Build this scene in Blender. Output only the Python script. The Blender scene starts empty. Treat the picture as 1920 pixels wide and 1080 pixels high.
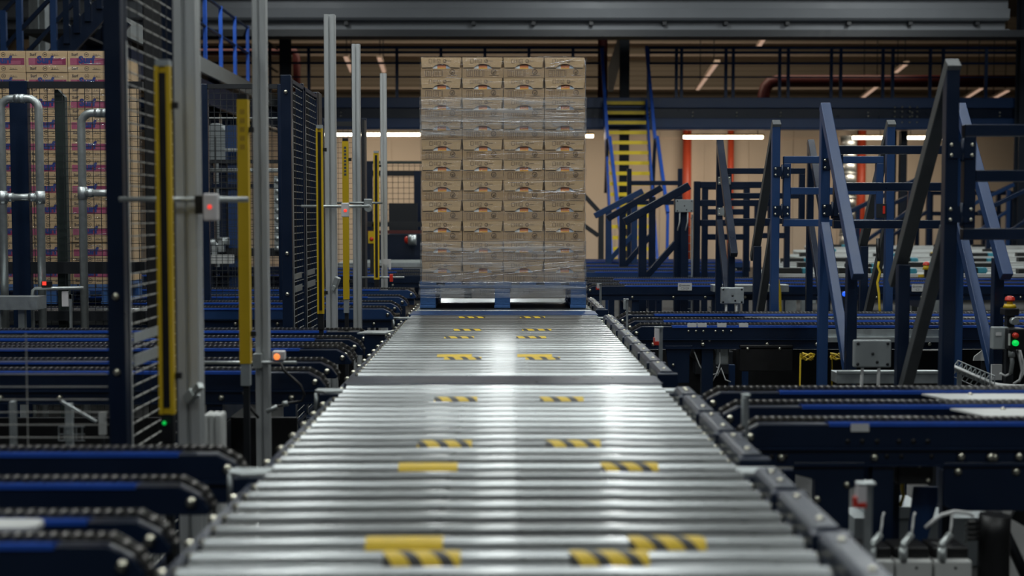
import bpy, math, random
from mathutils import Vector, Matrix
random.seed(7)
SC = bpy.context.scene
COL = SC.collection
R = math.radians

# ---------------------------------------------------------------- camera
FPX = 2500.0
CAM_Z = 1.42
cam = bpy.data.cameras.new('camera')
cam.lens = FPX / 1920 * 36.0
cam.sensor_width = 36.0
cam.clip_start = 0.05
cam.clip_end = 200
cam.dof.use_dof = True
cam.dof.focus_distance = 9.3
cam.dof.aperture_fstop = 2.2
cam_o = bpy.data.objects.new('camera', cam)
COL.objects.link(cam_o)
cam_o.location = (0, 0, CAM_Z)
cam_o.rotation_euler = (R(90 - 3.16), 0, R(-0.344))
SC.camera = cam_o
CAM_M = cam_o.rotation_euler.to_matrix()

# ---------------------------------------------------------------- world and exposure
world = bpy.data.worlds.new('world')
SC.world = world
world.use_nodes = True
bg = world.node_tree.nodes['Background']
bg.inputs[0].default_value = (0.72, 0.84, 1.0, 1)
bg.inputs[1].default_value = 0.035
SC.view_settings.view_transform = 'Standard'
SC.view_settings.look = 'None'
SC.view_settings.gamma = 1.0
SC.view_settings.exposure = 0.0
LAMP_W = 44.0          # watts of each hall luminaire
MEZZ_W = 60.0          # tubes under the mezzanine
# x, y, length along the hall, width, share of LAMP_W
HALL_AND_FILL_LAMPS = [(-0.07, y, 2.7, 0.30, k) for y, k in ((6.3, .24), (9.0, .38))]
HALL_AND_FILL_LAMPS += [(1.05, y, 2.7, 0.40, k) for y, k in ((6.3, .40), (9.0, .50))]
HALL_AND_FILL_LAMPS += [(-1.65, y, 2.7, 0.40, k) for y, k in ((6.3, .40), (9.0, .50))]
HALL_AND_FILL_LAMPS += [(3.9, 7.0, 2.7, .3, .9), (-4.2, 6.8, 2.7, .3, 2.6), (3.9, 12.5, 2.7, .3, 1.4), (-3.8, 13.0, 2.7, .3, 1.0), (0.0, 15.0, 2.7, .3, 1.0),  # includes an added lamp that brightens the left load
               (-3.4, 4.2, 2.7, .4, 1.3), (3.4, 4.2, 2.7, .4, 1.3),  # side pair added to light the posts from the front
               (-1.3, -2.4, 2.7, .4, 0.6), (1.3, -2.4, 2.7, .4, 0.6), (-4.2, -2.0, 2.7, .4, 1.7), (4.2, -2.0, 2.7, .4, 1.8),  # unseen lamps behind the camera, added to light the fronts of things
               (8.5, 14.5, 2.7, .3, 3.0), (5.5, 19.0, 2.7, .3, 3.4), (-1.0, 19.0, 2.7, .3, 1.8), (10.5, 19.5, 2.7, .3, 3.6),
               (2.0, 23.5, 2.7, .3, 5.0), (8.0, 23.5, 2.7, .3, 5.0), (-4.5, 23.5, 2.7, .3, 3.0)]  # row added to brighten the mezzanine beam and the stair
UPPER_W = 36.0         # unseen area lights added to brighten the upper hall


def P(px, py, Y):
    """Point on the plane y = Y that the photograph shows at pixel px, py."""
    d = CAM_M @ Vector(((px - 960) / FPX, (540 - py) / FPX, -1))
    s = Y / d.y
    return Vector((d.x * s, Y, CAM_Z + d.z * s))


# ---------------------------------------------------------------- materials
def _mat(name):
    m = bpy.data.materials.new(name)
    m.use_nodes = True
    return m, m.node_tree, m.node_tree.nodes['Principled BSDF']


def mat(name, col, rough=0.5, metal=0.0, var=0.25, scale=8.0, bump=0.0, bscale=60.0, stretch=None, rvar=0.12, emit=None, spec=0.5, coat=0.0, crough=0.2):
    m, nt, b = _mat(name)
    tc = nt.nodes.new('ShaderNodeTexCoord')
    src = tc.outputs['Object']
    if stretch:
        mp = nt.nodes.new('ShaderNodeMapping')
        mp.inputs['Scale'].default_value = stretch
        nt.links.new(src, mp.inputs[0])
        src = mp.outputs[0]
    n = nt.nodes.new('ShaderNodeTexNoise')
    n.inputs['Scale'].default_value = scale
    n.inputs['Detail'].default_value = 5
    nt.links.new(src, n.inputs['Vector'])
    mx = nt.nodes.new('ShaderNodeMix')
    mx.data_type = 'RGBA'
    mx.inputs[6].default_value = tuple(c * (1 - var) for c in col) + (1,)
    mx.inputs[7].default_value = tuple(min(1, c * (1 + var)) for c in col) + (1,)
    nt.links.new(n.outputs[0], mx.inputs[0])
    nt.links.new(mx.outputs[2], b.inputs['Base Color'])
    mr = nt.nodes.new('ShaderNodeMapRange')
    mr.inputs[3].default_value = max(0.03, rough - rvar)
    mr.inputs[4].default_value = min(1, rough + rvar)
    nt.links.new(n.outputs[0], mr.inputs[0])
    nt.links.new(mr.outputs[0], b.inputs['Roughness'])
    b.inputs['Metallic'].default_value = metal
    b.inputs['Specular IOR Level'].default_value = spec
    if coat:
        b.inputs['Coat Weight'].default_value = coat
        b.inputs['Coat Roughness'].default_value = crough
    if bump:
        n2 = nt.nodes.new('ShaderNodeTexNoise')
        n2.inputs['Scale'].default_value = bscale
        n2.inputs['Detail'].default_value = 3
        nt.links.new(src, n2.inputs['Vector'])
        bp = nt.nodes.new('ShaderNodeBump')
        bp.inputs['Strength'].default_value = bump
        bp.inputs['Distance'].default_value = 0.01
        nt.links.new(n2.outputs[0], bp.inputs['Height'])
        nt.links.new(bp.outputs[0], b.inputs['Normal'])
    if emit:
        b.inputs['Emission Color'].default_value = tuple(emit[0]) + (1,)
        b.inputs['Emission Strength'].default_value = emit[1]
    return m


def mat_stripes():
    m, nt, b = _mat('hazard_stripes')
    tc = nt.nodes.new('ShaderNodeTexCoord')
    sx = nt.nodes.new('ShaderNodeSeparateXYZ')
    nt.links.new(tc.outputs['Object'], sx.inputs[0])
    a = nt.nodes.new('ShaderNodeMath'); a.operation = 'MULTIPLY_ADD'
    a.inputs[1].default_value = 0.75
    nt.links.new(sx.outputs[1], a.inputs[0]); nt.links.new(sx.outputs[0], a.inputs[2])
    d = nt.nodes.new('ShaderNodeMath'); d.operation = 'DIVIDE'; d.inputs[1].default_value = 0.062
    nt.links.new(a.outputs[0], d.inputs[0])
    f = nt.nodes.new('ShaderNodeMath'); f.operation = 'FRACT'
    nt.links.new(d.outputs[0], f.inputs[0])
    g = nt.nodes.new('ShaderNodeMath'); g.operation = 'GREATER_THAN'; g.inputs[1].default_value = 0.58
    nt.links.new(f.outputs[0], g.inputs[0])
    mx = nt.nodes.new('ShaderNodeMix'); mx.data_type = 'RGBA'
    mx.inputs[6].default_value = (0.62, 0.42, 0.01, 1)
    mx.inputs[7].default_value = (0.015, 0.014, 0.013, 1)
    nt.links.new(g.outputs[0], mx.inputs[0])
    nt.links.new(mx.outputs[2], b.inputs['Base Color'])
    b.inputs['Roughness'].default_value = 0.45
    return m


def mat_film(name, veil=0.10, gloss=0.16, bump=0.5, stretch=(3, 3, 26)):
    """Clear stretch film: mostly see-through, glossy, with a milky veil where it is doubled or pulled."""
    m, nt, b = _mat(name)
    out = nt.nodes['Material Output']
    nt.nodes.remove(b)
    tc = nt.nodes.new('ShaderNodeTexCoord')
    mp = nt.nodes.new('ShaderNodeMapping')
    mp.inputs['Scale'].default_value = stretch
    mp.inputs['Rotation'].default_value = (0, R(5), 0)
    nt.links.new(tc.outputs['Object'], mp.inputs[0])
    n = nt.nodes.new('ShaderNodeTexNoise')
    n.inputs['Scale'].default_value = 2.2
    n.inputs['Detail'].default_value = 4
    n.inputs['Distortion'].default_value = 0.6
    nt.links.new(mp.outputs[0], n.inputs['Vector'])
    bp = nt.nodes.new('ShaderNodeBump')
    bp.inputs['Strength'].default_value = bump
    bp.inputs['Distance'].default_value = 0.02
    nt.links.new(n.outputs[0], bp.inputs['Height'])
    tr = nt.nodes.new('ShaderNodeBsdfTransparent')
    tr.inputs[0].default_value = (0.97, 0.97, 0.97, 1)
    gl = nt.nodes.new('ShaderNodeBsdfGlossy')
    gl.inputs['Roughness'].default_value = 0.12
    gl.inputs['Color'].default_value = (0.95, 0.95, 1, 1)
    nt.links.new(bp.outputs[0], gl.inputs['Normal'])
    df = nt.nodes.new('ShaderNodeBsdfDiffuse')
    df.inputs['Color'].default_value = (0.55, 0.57, 0.6, 1)
    nt.links.new(bp.outputs[0], df.inputs['Normal'])
    mr = nt.nodes.new('ShaderNodeMapRange')
    mr.inputs[1].default_value = 0.42
    mr.inputs[2].default_value = 0.72
    mr.inputs[3].default_value = veil * 0.25
    mr.inputs[4].default_value = veil * 2.2
    nt.links.new(n.outputs[0], mr.inputs[0])
    m1 = nt.nodes.new('ShaderNodeMixShader')
    nt.links.new(mr.outputs[0], m1.inputs[0])
    nt.links.new(tr.outputs[0], m1.inputs[1])
    nt.links.new(df.outputs[0], m1.inputs[2])
    m2 = nt.nodes.new('ShaderNodeMixShader')
    m2.inputs[0].default_value = gloss
    nt.links.new(m1.outputs[0], m2.inputs[1])
    nt.links.new(gl.outputs[0], m2.inputs[2])
    nt.links.new(m2.outputs[0], out.inputs[0])
    return m


def emis(name, col, s):
    m, nt, b = _mat(name)
    b.inputs['Base Color'].default_value = tuple(c * 0.6 for c in col) + (1,)
    b.inputs['Emission Color'].default_value = tuple(col) + (1,)
    b.inputs['Emission Strength'].default_value = s
    return m


M = dict(
    navy=mat('navy_paint', (0.0042, 0.0120, 0.034), 0.32, 0.0, 0.22, 6, bump=0.05, bscale=140, spec=0.42),
    blue=mat('blue_or_lit_navy_paint', (0.012, 0.042, 0.13), 0.38, 0.0, 0.18, 5, bump=0.04, bscale=120),  # own blue, and a brighter tone for frames where navy is lit
    bright_blue=mat('bright_blue_paint', (0.02, 0.09, 0.45), 0.4, 0.0, 0.15, 5),
    dark=mat('black_paint', (0.008, 0.010, 0.014), 0.5, 0.0, 0.3, 9),
    black=mat('black_plastic', (0.006, 0.006, 0.007), 0.42, 0.0, 0.3, 20),
    roller=mat('zinc_roller', (0.235, 0.248, 0.252), 0.30, 0.93, 0.22, 3, bump=0.0, bscale=30, stretch=(3, 40, 40), rvar=0.08, coat=0.5, crough=0.06),
    zinc=mat('galvanised_steel', (0.50, 0.54, 0.55), 0.42, 0.85, 0.22, 22, bump=0.05, bscale=60),
    alu=mat('brushed_aluminium', (0.56, 0.58, 0.585), 0.46, 0.55, 0.08, 6, stretch=(20, 20, 1)),
    grey=mat('grey_paint', (0.30, 0.33, 0.34), 0.5, 0.1, 0.15, 10),
    lightgrey=mat('light_grey_plastic', (0.52, 0.53, 0.52), 0.5, 0.0, 0.12, 12),
    greybeam=mat('grey_girder_paint', (0.125, 0.135, 0.15), 0.5, 0.1, 0.12, 2),
    bolt=mat('zinc_bolt', (0.62, 0.60, 0.50), 0.3, 1.0, 0.3, 40),
    chain=mat('oiled_chain', (0.15, 0.145, 0.135), 0.36, 0.9, 0.5, 70, bump=0.1),
    strip=mat('blue_plastic_strip', (0.016, 0.078, 0.42), 0.38, 0.0, 0.15, 10),
    yellow=mat('yellow_paint', (0.60, 0.40, 0.008), 0.42, 0.0, 0.10, 6),
    tape=mat('yellow_tape', (0.62, 0.42, 0.01), 0.45, 0.0, 0.18, 14),
    stripes=mat_stripes(),
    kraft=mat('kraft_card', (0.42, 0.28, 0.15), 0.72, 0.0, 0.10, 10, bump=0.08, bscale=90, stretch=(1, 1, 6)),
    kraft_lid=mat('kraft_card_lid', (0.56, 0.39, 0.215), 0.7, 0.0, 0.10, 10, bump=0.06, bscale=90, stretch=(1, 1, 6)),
    ink=mat('brown_ink', (0.10, 0.07, 0.055), 0.7, 0.0, 0.1, 10),
    slot=mat('slot_shade_and_ink', (0.05, 0.035, 0.022), 0.8, 0.0, 0.1, 10),  # dark tone for the shade in the slot, also inks prints
    pouch_white=mat('pouch_white', (0.80, 0.84, 0.88), 0.35, 0, 0.2, 30),
    pouch_red=mat('pouch_red', (0.62, 0.19, 0.06), 0.35, 0, 0.25, 30),
    pouch_yellow=mat('pouch_yellow', (0.80, 0.44, 0.07), 0.35, 0, 0.25, 30),
    pouch_blue=mat('pouch_blue', (0.42, 0.50, 0.60), 0.35, 0, 0.25, 30),
    magenta=mat('magenta_print', (0.27, 0.022, 0.09), 0.6, 0.0, 0.25, 20),
    pink=mat('pink_print', (0.40, 0.08, 0.16), 0.6, 0.0, 0.2, 20),
    sblue=mat('blue_print', (0.012, 0.03, 0.20), 0.6, 0, 0.1, 10),
    pallet=mat('blue_pallet_wood', (0.03, 0.105, 0.29), 0.7, 0.0, 0.45, 18, bump=0.3, bscale=40, stretch=(2, 8, 8)),
    white=mat('white_label', (0.60, 0.61, 0.62), 0.6, 0.0, 0.08, 10),
    ledger=mat('dark_print', (0.06, 0.07, 0.08), 0.6, 0.0, 0.1, 10),
    wall=mat('beige_wall_panel', (0.52, 0.45, 0.37), 0.7, 0.0, 0.05, 0.6),
    clad=mat('corrugated_cladding', (0.30, 0.26, 0.20), 0.7, 0.1, 0.12, 0.5),
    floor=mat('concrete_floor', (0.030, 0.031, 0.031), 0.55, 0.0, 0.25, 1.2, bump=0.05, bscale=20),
    roof=mat('roof_sheet', (0.16, 0.165, 0.17), 0.6, 0.2, 0.12, 0.5),
    bar=mat('grey_lit_bar', (0.075, 0.082, 0.088), 0.45, 0.1, 0.25, 14),  # bars sloping away: grey stands for the light on their navy paint
    column=mat('column_paint', (0.016, 0.022, 0.034), 0.45, 0.0, 0.2, 4, spec=0.3),
    edge=mat('tread_edge_yellow', (0.85, 0.62, 0.02), 0.45, 0.0, 0.1, 8),
    red=mat('red_pipe_paint', (0.46, 0.06, 0.025), 0.45, 0.0, 0.15, 6),
    darkred=mat('dark_red_pipe_paint', (0.085, 0.012, 0.012), 0.45, 0.0, 0.15, 6),
    beige=mat('beige_steel', (0.55, 0.45, 0.36), 0.6, 0.0, 0.1, 4),
    cream=mat('white_cable', (0.55, 0.56, 0.56), 0.45, 0.0, 0.05, 20),
    yellowcable=mat('yellow_cable', (0.60, 0.42, 0.02), 0.45, 0.0, 0.05, 20),
    blackcable=mat('black_cable', (0.012, 0.012, 0.013), 0.4, 0.0, 0.05, 20),
    redplastic=mat('red_plastic', (0.55, 0.03, 0.015), 0.35, 0.0, 0.05, 20),
    cyan=mat('cyan_plastic', (0.03, 0.20, 0.27), 0.45, 0.0, 0.12, 20),
    green=mat('dark_green_paint', (0.03, 0.045, 0.042), 0.5, 0.0, 0.15, 8),
    clearplastic=mat('frosted_plastic', (0.62, 0.60, 0.62), 0.35, 0.0, 0.1, 10),
    hoop=mat('galvanised_tube', (0.42, 0.45, 0.45), 0.38, 0.6, 0.25, 30),
    mesh=mat('mesh_wire', (0.035, 0.04, 0.045), 0.4, 0.3, 0.1, 20),
    film=mat_film('stretch_film', 0.05, 0.055, 0.7, (1.2, 1.2, 14)),
    film_dense=mat_film('stretch_film_doubled', 0.26, 0.08, 0.7, (1.0, 1.0, 16)),
    film_patch=mat_film('stretch_film_stretched_white', 0.20, 0.03, 0.2, (1, 1, 4)),
    fold=mat_film('stretch_film_glint_fold', 0.30, 0.30, 0.3),
    tube=emis('warm_tube', (1.0, 0.86, 0.66), 9.0),
    lamp=emis('hall_or_fill_lamp', (0.95, 1.0, 0.98), 6.0),
    lamp_warm=emis('upper_lamp', (1.0, 0.66, 0.48), 0.42),
    led_red=emis('red_led', (1.0, 0.05, 0.03), 1.0),
    led_orange=emis('orange_led', (1.0, 0.25, 0.06), 1.2),
    led_green=emis('green_led', (0.0, 0.9, 0.12), 0.55),
    led_blue=emis('blue_led', (0.02, 0.12, 1.0), 1.2),
)


def vary_rollers():
    # each roller has its own tone: darker or brighter zinc
    nt = M['roller'].node_tree; b = nt.nodes['Principled BSDF']
    oi = nt.nodes.new('ShaderNodeObjectInfo')
    mr = nt.nodes.new('ShaderNodeMapRange'); mr.inputs[3].default_value = 0.55; mr.inputs[4].default_value = 1.35
    nt.links.new(oi.outputs['Random'], mr.inputs[0])
    src = b.inputs['Base Color'].links[0].from_socket
    mx = nt.nodes.new('ShaderNodeVectorMath'); mx.operation = 'SCALE'
    nt.links.new(src, mx.inputs[0]); nt.links.new(mr.outputs[0], mx.inputs['Scale'])
    nt.links.new(mx.outputs[0], b.inputs['Base Color'])
vary_rollers()


# ---------------------------------------------------------------- mesh builder
class MB:
    def __init__(self):
        self.v = []; self.f = []; self.s = []; self.m = []; self.mi = 0

    def _add(self, vs, fs, smooth=False):
        b = len(self.v)
        self.v += [tuple(v) for v in vs]
        for i, f in enumerate(fs):
            self.f.append(tuple(b + k for k in f))
            self.s.append(smooth if isinstance(smooth, bool) else smooth[i])
            self.m.append(self.mi)
        return self

    def box(self, x0, x1, y0, y1, z0, z1):
        if x0 > x1: x0, x1 = x1, x0
        if y0 > y1: y0, y1 = y1, y0
        if z0 > z1: z0, z1 = z1, z0
        return self._add([(x0, y0, z0), (x1, y0, z0), (x1, y1, z0), (x0, y1, z0), (x0, y0, z1), (x1, y0, z1), (x1, y1, z1), (x0, y1, z1)],
                         [(0, 3, 2, 1), (4, 5, 6, 7), (0, 1, 5, 4), (1, 2, 6, 5), (2, 3, 7, 6), (3, 0, 4, 7)])

    def bar(self, p0, p1, w, h, up=(0, 0, 1)):
        p0, p1 = Vector(p0), Vector(p1)
        d = (p1 - p0).normalized()
        u = Vector(up)
        if abs(d.dot(u)) > 0.999: u = Vector((0, 1, 0))
        s = d.cross(u).normalized()
        t = s.cross(d).normalized()
        q = []
        for p in (p0, p1):
            for a, b in ((-1, -1), (1, -1), (1, 1), (-1, 1)):
                q.append(p + s * (a * w / 2) + t * (b * h / 2))
        return self._add(q, [(0, 1, 2, 3), (7, 6, 5, 4), (0, 4, 5, 1), (1, 5, 6, 2), (2, 6, 7, 3), (3, 7, 4, 0)])

    def cyl(self, p0, p1, r, n=16, r2=None, caps=True):
        p0, p1 = Vector(p0), Vector(p1)
        r2 = r if r2 is None else r2
        d = (p1 - p0).normalized()
        u = Vector((0, 0, 1)) if abs(d.z) < 0.9 else Vector((1, 0, 0))
        a = d.cross(u).normalized(); b = d.cross(a)
        vs = []
        for p, rr in ((p0, r), (p1, r2)):
            for i in range(n):
                t = 2 * math.pi * i / n
                vs.append(p + a * (rr * math.cos(t)) + b * (rr * math.sin(t)))
        fs = [(i, (i + 1) % n, n + (i + 1) % n, n + i) for i in range(n)]
        sm = [True] * n
        if caps:
            fs += [tuple(range(n - 1, -1, -1)), tuple(range(n, 2 * n))]; sm += [False, False]
        return self._add(vs, fs, sm)

    def tube(self, pts, r, n=8):
        pts = [Vector(p) for p in pts]
        rings = []
        a = None
        for i, p in enumerate(pts):
            d = (pts[min(i + 1, len(pts) - 1)] - pts[max(i - 1, 0)]).normalized()
            if a is None:
                u = Vector((0, 0, 1)) if abs(d.z) < 0.9 else Vector((1, 0, 0))
                a = d.cross(u).normalized()
            a = (a - d * a.dot(d)).normalized()
            b = d.cross(a)
            rings.append([p + a * (r * math.cos(2 * math.pi * k / n)) + b * (r * math.sin(2 * math.pi * k / n)) for k in range(n)])
        vs = [v for rg in rings for v in rg]
        fs, sm = [], []
        for i in range(len(pts) - 1):
            for k in range(n):
                fs.append((i * n + k, i * n + (k + 1) % n, (i + 1) * n + (k + 1) % n, (i + 1) * n + k)); sm.append(True)
        fs += [tuple(range(n - 1, -1, -1)), tuple((len(pts) - 1) * n + k for k in range(n))]; sm += [False, False]
        return self._add(vs, fs, sm)

    def prism(self, poly, axis, a0, a1):
        """poly: 2-D outline in the two other axes (in x, y, z order), pushed along axis from a0 to a1."""
        n = len(poly)
        def pt(p, a):
            return {'x': (a, p[0], p[1]), 'y': (p[0], a, p[1]), 'z': (p[0], p[1], a)}[axis]
        vs = [pt(p, a0) for p in poly] + [pt(p, a1) for p in poly]
        fs = [tuple(range(n)), tuple(range(2 * n - 1, n - 1, -1))] + [(i, n + i, n + (i + 1) % n, (i + 1) % n) for i in range(n)]
        return self._add(vs, fs)

    def quad(self, a, b, c, d):
        return self._add([a, b, c, d], [(0, 1, 2, 3)])

    def ring(self, c, r0, r1, y, n=20):
        """flat ring facing -y"""
        vs = []
        for r in (r0, r1):
            vs += [(c[0] + r * math.cos(2 * math.pi * i / n), y, c[1] + r * math.sin(2 * math.pi * i / n)) for i in range(n)]
        return self._add(vs, [(i, (i + 1) % n, n + (i + 1) % n, n + i) for i in range(n)])

    def dome(self, c, axis, r, h, n=12, k=3):
        """bolt head: short drum with rounded top, axis a unit vector"""
        c, d = Vector(c), Vector(axis).normalized()
        u = Vector((0, 0, 1)) if abs(d.z) < 0.9 else Vector((1, 0, 0))
        a = d.cross(u).normalized(); b = d.cross(a)
        vs = []
        for j in range(k + 1):
            t = j / k
            rr = r * (math.cos(t * math.pi / 2) * 0.75 + 0.25); hh = h * math.sin(t * math.pi / 2)
            for i in range(n):
                th = 2 * math.pi * i / n
                vs.append(c + d * hh + a * (rr * math.cos(th)) + b * (rr * math.sin(th)))
        fs = []
        for j in range(k):
            for i in range(n):
                fs.append((j * n + i, j * n + (i + 1) % n, (j + 1) * n + (i + 1) % n, (j + 1) * n + i))
        fs.append(tuple(k * n + i for i in range(n)))
        return self._add(vs, fs, True)

    def mesh(self, name, mats, org=(0, 0, 0), fix=True):
        me = bpy.data.meshes.new(name)
        ox, oy, oz = org
        me.from_pydata([(x - ox, y - oy, z - oz) for x, y, z in self.v], [], self.f)
        for mm in (mats if isinstance(mats, (list, tuple)) else [mats]):
            me.materials.append(M[mm] if isinstance(mm, str) else mm)
        me.polygons.foreach_set('use_smooth', self.s)
        me.polygons.foreach_set('material_index', self.m)
        me.update()
        if fix:
            import bmesh
            bm = bmesh.new(); bm.from_mesh(me)
            bmesh.ops.recalc_face_normals(bm, faces=bm.faces)
            bm.to_mesh(me); bm.free()
        return me


def wloc(o):
    v = Vector((0, 0, 0))
    while o is not None:
        v += Vector(o.location); o = o.parent
    return v


def link(name, data, parent=None, loc=(0, 0, 0)):
    o = bpy.data.objects.new(name, data)
    COL.objects.link(o)
    o.parent = parent
    o.location = loc
    return o


def tag(o, label=None, cat=None, group=None, kind=None):
    if label: o['label'] = label
    if cat: o['category'] = cat
    if group: o['group'] = group
    if kind: o['kind'] = kind
    return o


def thing(name, label, cat, loc=(0, 0, 0), group=None):
    return tag(link(name, None, None, loc), label, cat, group)


SPLIT = {'bolt', 'rivet', 'hole_plug', 'screw', 'axle_bolt', 'frame_bolt', 'hanger', 'tube_clamp', 'foot_plate', 'stand', 'leg', 'sprocket', 'brace', 'bracket', 'beam', 'clamp', 'rail', 'cable', 'name_plate', 'end_bracket', 'cable_plug'}


def islands(mb):
    """the separate pieces of a mesh builder, each as a builder of its own"""
    p = list(range(len(mb.v)))

    def find(i):
        while p[i] != i:
            p[i] = p[p[i]]; i = p[i]
        return i
    for f in mb.f:
        for k in f[1:]: p[find(k)] = find(f[0])
    out = {}
    for f, s, m in zip(mb.f, mb.s, mb.m): out.setdefault(find(f[0]), []).append((f, s, m))
    res = []
    for fs in out.values():
        q = MB(); ix = {}
        for f, s, m in fs:
            for k in f:
                if k not in ix: ix[k] = len(q.v); q.v.append(mb.v[k])
            q.f.append(tuple(ix[k] for k in f)); q.s.append(s); q.m.append(m)
        res.append(q)
    return res


def part(name, mb, mats, parent, bevel=0.0, label=None, fix=True):
    """One mesh object under its thing or part; mb holds world coordinates."""
    if name in SPLIT:
        il = islands(mb)
        if len(il) > 1:
            if name in ('clamp', 'bracket', 'stand', 'leg', 'rail', 'cable', 'brace', 'beam', 'foot_plate') and any(touch(il[i], il[j]) for i in range(len(il)) for j in range(i)):
                pass
            else:
                o = None
                for q in il: o = part1(name, q, mats, parent, bevel, label, fix)
                return o
    return part1(name, mb, mats, parent, bevel, label, fix)


def bb(q): return [(min(v[k] for v in q.v), max(v[k] for v in q.v)) for k in range(3)]


def touch(a, b):
    return all(x[0] <= y[1] + 0.004 and y[0] <= x[1] + 0.004 for x, y in zip(bb(a), bb(b)))


def part1(name, mb, mats, parent, bevel=0.0, label=None, fix=True):
    o = link(name, mb.mesh(name, mats, wloc(parent), fix), parent)
    if bevel:
        bv = o.modifiers.new('edge', 'BEVEL')
        bv.width = bevel; bv.segments = 2; bv.limit_method = 'ANGLE'; bv.angle_limit = R(40)
    if label: o['label'] = label
    return o


def struct(name, mb, mats, label=None, parent=None, bevel=0.0):
    o = link(name, mb.mesh(name, mats, wloc(parent) if parent else (0, 0, 0)), parent)
    if parent is None: o['kind'] = 'structure'
    if label: o['label'] = label
    if bevel:
        bv = o.modifiers.new('edge', 'BEVEL'); bv.width = bevel; bv.segments = 2; bv.limit_method = 'ANGLE'
    return o


def kids(o):
    return [c for c in COL.objects if c.parent == o]


def dup(root, loc, label=None, group=None):
    r = root.copy(); COL.objects.link(r); r.location = loc
    if label: r['label'] = label
    if group: r['group'] = group
    for ch in CH[root.name]:
        c = ch.copy(); COL.objects.link(c); c.parent = r
        for g in CH.get(ch.name, []):
            d = g.copy(); COL.objects.link(d); d.parent = c
    return r


CH = {}


def note_children(root):
    CH[root.name] = list(root.children)
    for c in root.children: CH[c.name] = list(c.children)


def text(s, size, matname, parent, center, name='lettering', ext=0.0003, bold=0.0, sx=1.0):
    cu = bpy.data.curves.new(name, 'FONT')
    cu.body = s; cu.size = size; cu.align_x = 'CENTER'; cu.align_y = 'CENTER'
    cu.extrude = ext; cu.offset = bold; cu.resolution_u = 2
    o = bpy.data.objects.new(name, cu); COL.objects.link(o)
    dg = bpy.context.evaluated_depsgraph_get()
    me = bpy.data.meshes.new_from_object(o.evaluated_get(dg))
    bpy.data.objects.remove(o); bpy.data.curves.remove(cu)
    me.transform(Matrix.Rotation(R(90), 4, 'X') @ Matrix.Diagonal((sx, 1, 1, 1)))
    me.materials.clear(); me.materials.append(M[matname])
    return link(name, me, parent, Vector(center) - wloc(parent))


def area(name, loc, sx, sy, w, col, rot=(0, 0, 0), parent=None):
    l = bpy.data.lights.new(name, 'AREA')
    l.shape = 'RECTANGLE'; l.size = sx; l.size_y = sy; l.energy = w; l.color = col
    o = link(name, l, parent, Vector(loc) - (wloc(parent) if parent else Vector()))
    o.rotation_euler = rot
    return o

# ================================================================ the hall
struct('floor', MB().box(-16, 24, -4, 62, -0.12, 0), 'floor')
struct('ceiling', MB().box(-16, 24, -4, 62, 10.2, 10.4), 'roof')
struct('wall_left', MB().box(-16.2, -16, -4, 62, 0, 10.4), 'clad')
struct('wall_right', MB().box(24, 24.2, -4, 62, 0, 10.4), 'clad')
b = MB()
z = 4.2
while z < 10.2:
    b.prism([(59.9, z), (59.86, z + 0.05), (59.86, z + 0.22), (59.9, z + 0.27), (59.9, z + 0.42), (60.2, z + 0.42), (60.2, z)], 'x', -16, 24)
    z += 0.42
struct('wall_back', b, 'clad')
# wall under the mezzanine: warm beige panels
b = MB()
x = -15.0
while x < 23.9:
    b.box(x, x + 1.18, 36, 36.2, 0, 4.05)
    b.box(x + 1.18, x + 1.2, 36.02, 36.2, 0, 4.05)
    x += 1.2
struct('wall_far', b, 'wall')
b = MB()
b.box(-15, 24, 35.93, 36.02, 3.42, 3.5).box(-15, 24, 35.9, 36.0, 0, 0.12)
struct('trim_1', b, 'beige')

# mezzanine
mz = tag(link('mezzanine', None), None, None, None, 'structure')
b = MB(); b.box(-16, 24, 31.2, 60, 4.02, 4.1)
part('deck', b, 'dark', mz)
b = MB()
b.box(-16, 24, 31.0, 31.25, 3.88, 4.12)      # upper channel
b.box(-16, 24, 31.0, 31.25, 3.42, 3.64)      # lower beam
b.box(-16, 24, 31.0, 31.3, 3.38, 3.42)
part('edge_beam', b, 'blue', mz, 0.01)
b = MB(); b.box(-16, 24, 31.08, 31.2, 3.64, 3.88); part('beam_web', b, 'navy', mz)
b = MB()
for i in range(-14, 22):
    for dz in (3.70, 3.78):
        b.dome((i * 1.02 + 0.3, 31.08, dz), (0, -1, 0), 0.022, 0.015, 8, 2)
for xx in (9.05, 9.22, 9.4, 9.57):
    for dz in (3.55, 3.68, 3.8, 3.9):
        b.dome((xx, 30.995, dz), (0, -1, 0), 0.022, 0.015, 8, 2)
part('bolt', b, 'bolt', mz)
b = MB()
for i in range(-7, 12):
    b.box(i * 2.0 - 0.06, i * 2.0 + 0.06, 31.3, 60, 3.78, 4.02)
part('joist', b, 'dark', mz)

# guard rail of the mezzanine
gr = thing('mezzanine_railing', 'long navy guard railing along the edge of the mezzanine above the beige wall', 'railing', (0, 31.15, 4.12))
b = MB()
for z_, r_ in ((5.28, 0.035), (5.17, 0.03), (4.92, 0.028), (4.60, 0.018)):
    for a0, a1 in ((-9.3, 2.33), (3.32, 12.2)):
        b.cyl((a0, 31.15, z_), (a1, 31.15, z_), r_, 10)
part('rail', b, 'blue', gr)
xs = [-8.6 + 1.02 * i for i in range(0, 11)] + [3.35, 4.0, 4.12, 5.15, 5.32, 6.4, 6.6, 7.6, 7.82, 8.8, 9.03, 9.9, 10.2, 11.2]
for x_ in xs:
    b = MB(); b.box(x_ - 0.035, x_ + 0.035, 31.12, 31.18, 4.12, 5.28)
    part('post', b, 'blue', gr)

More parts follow.
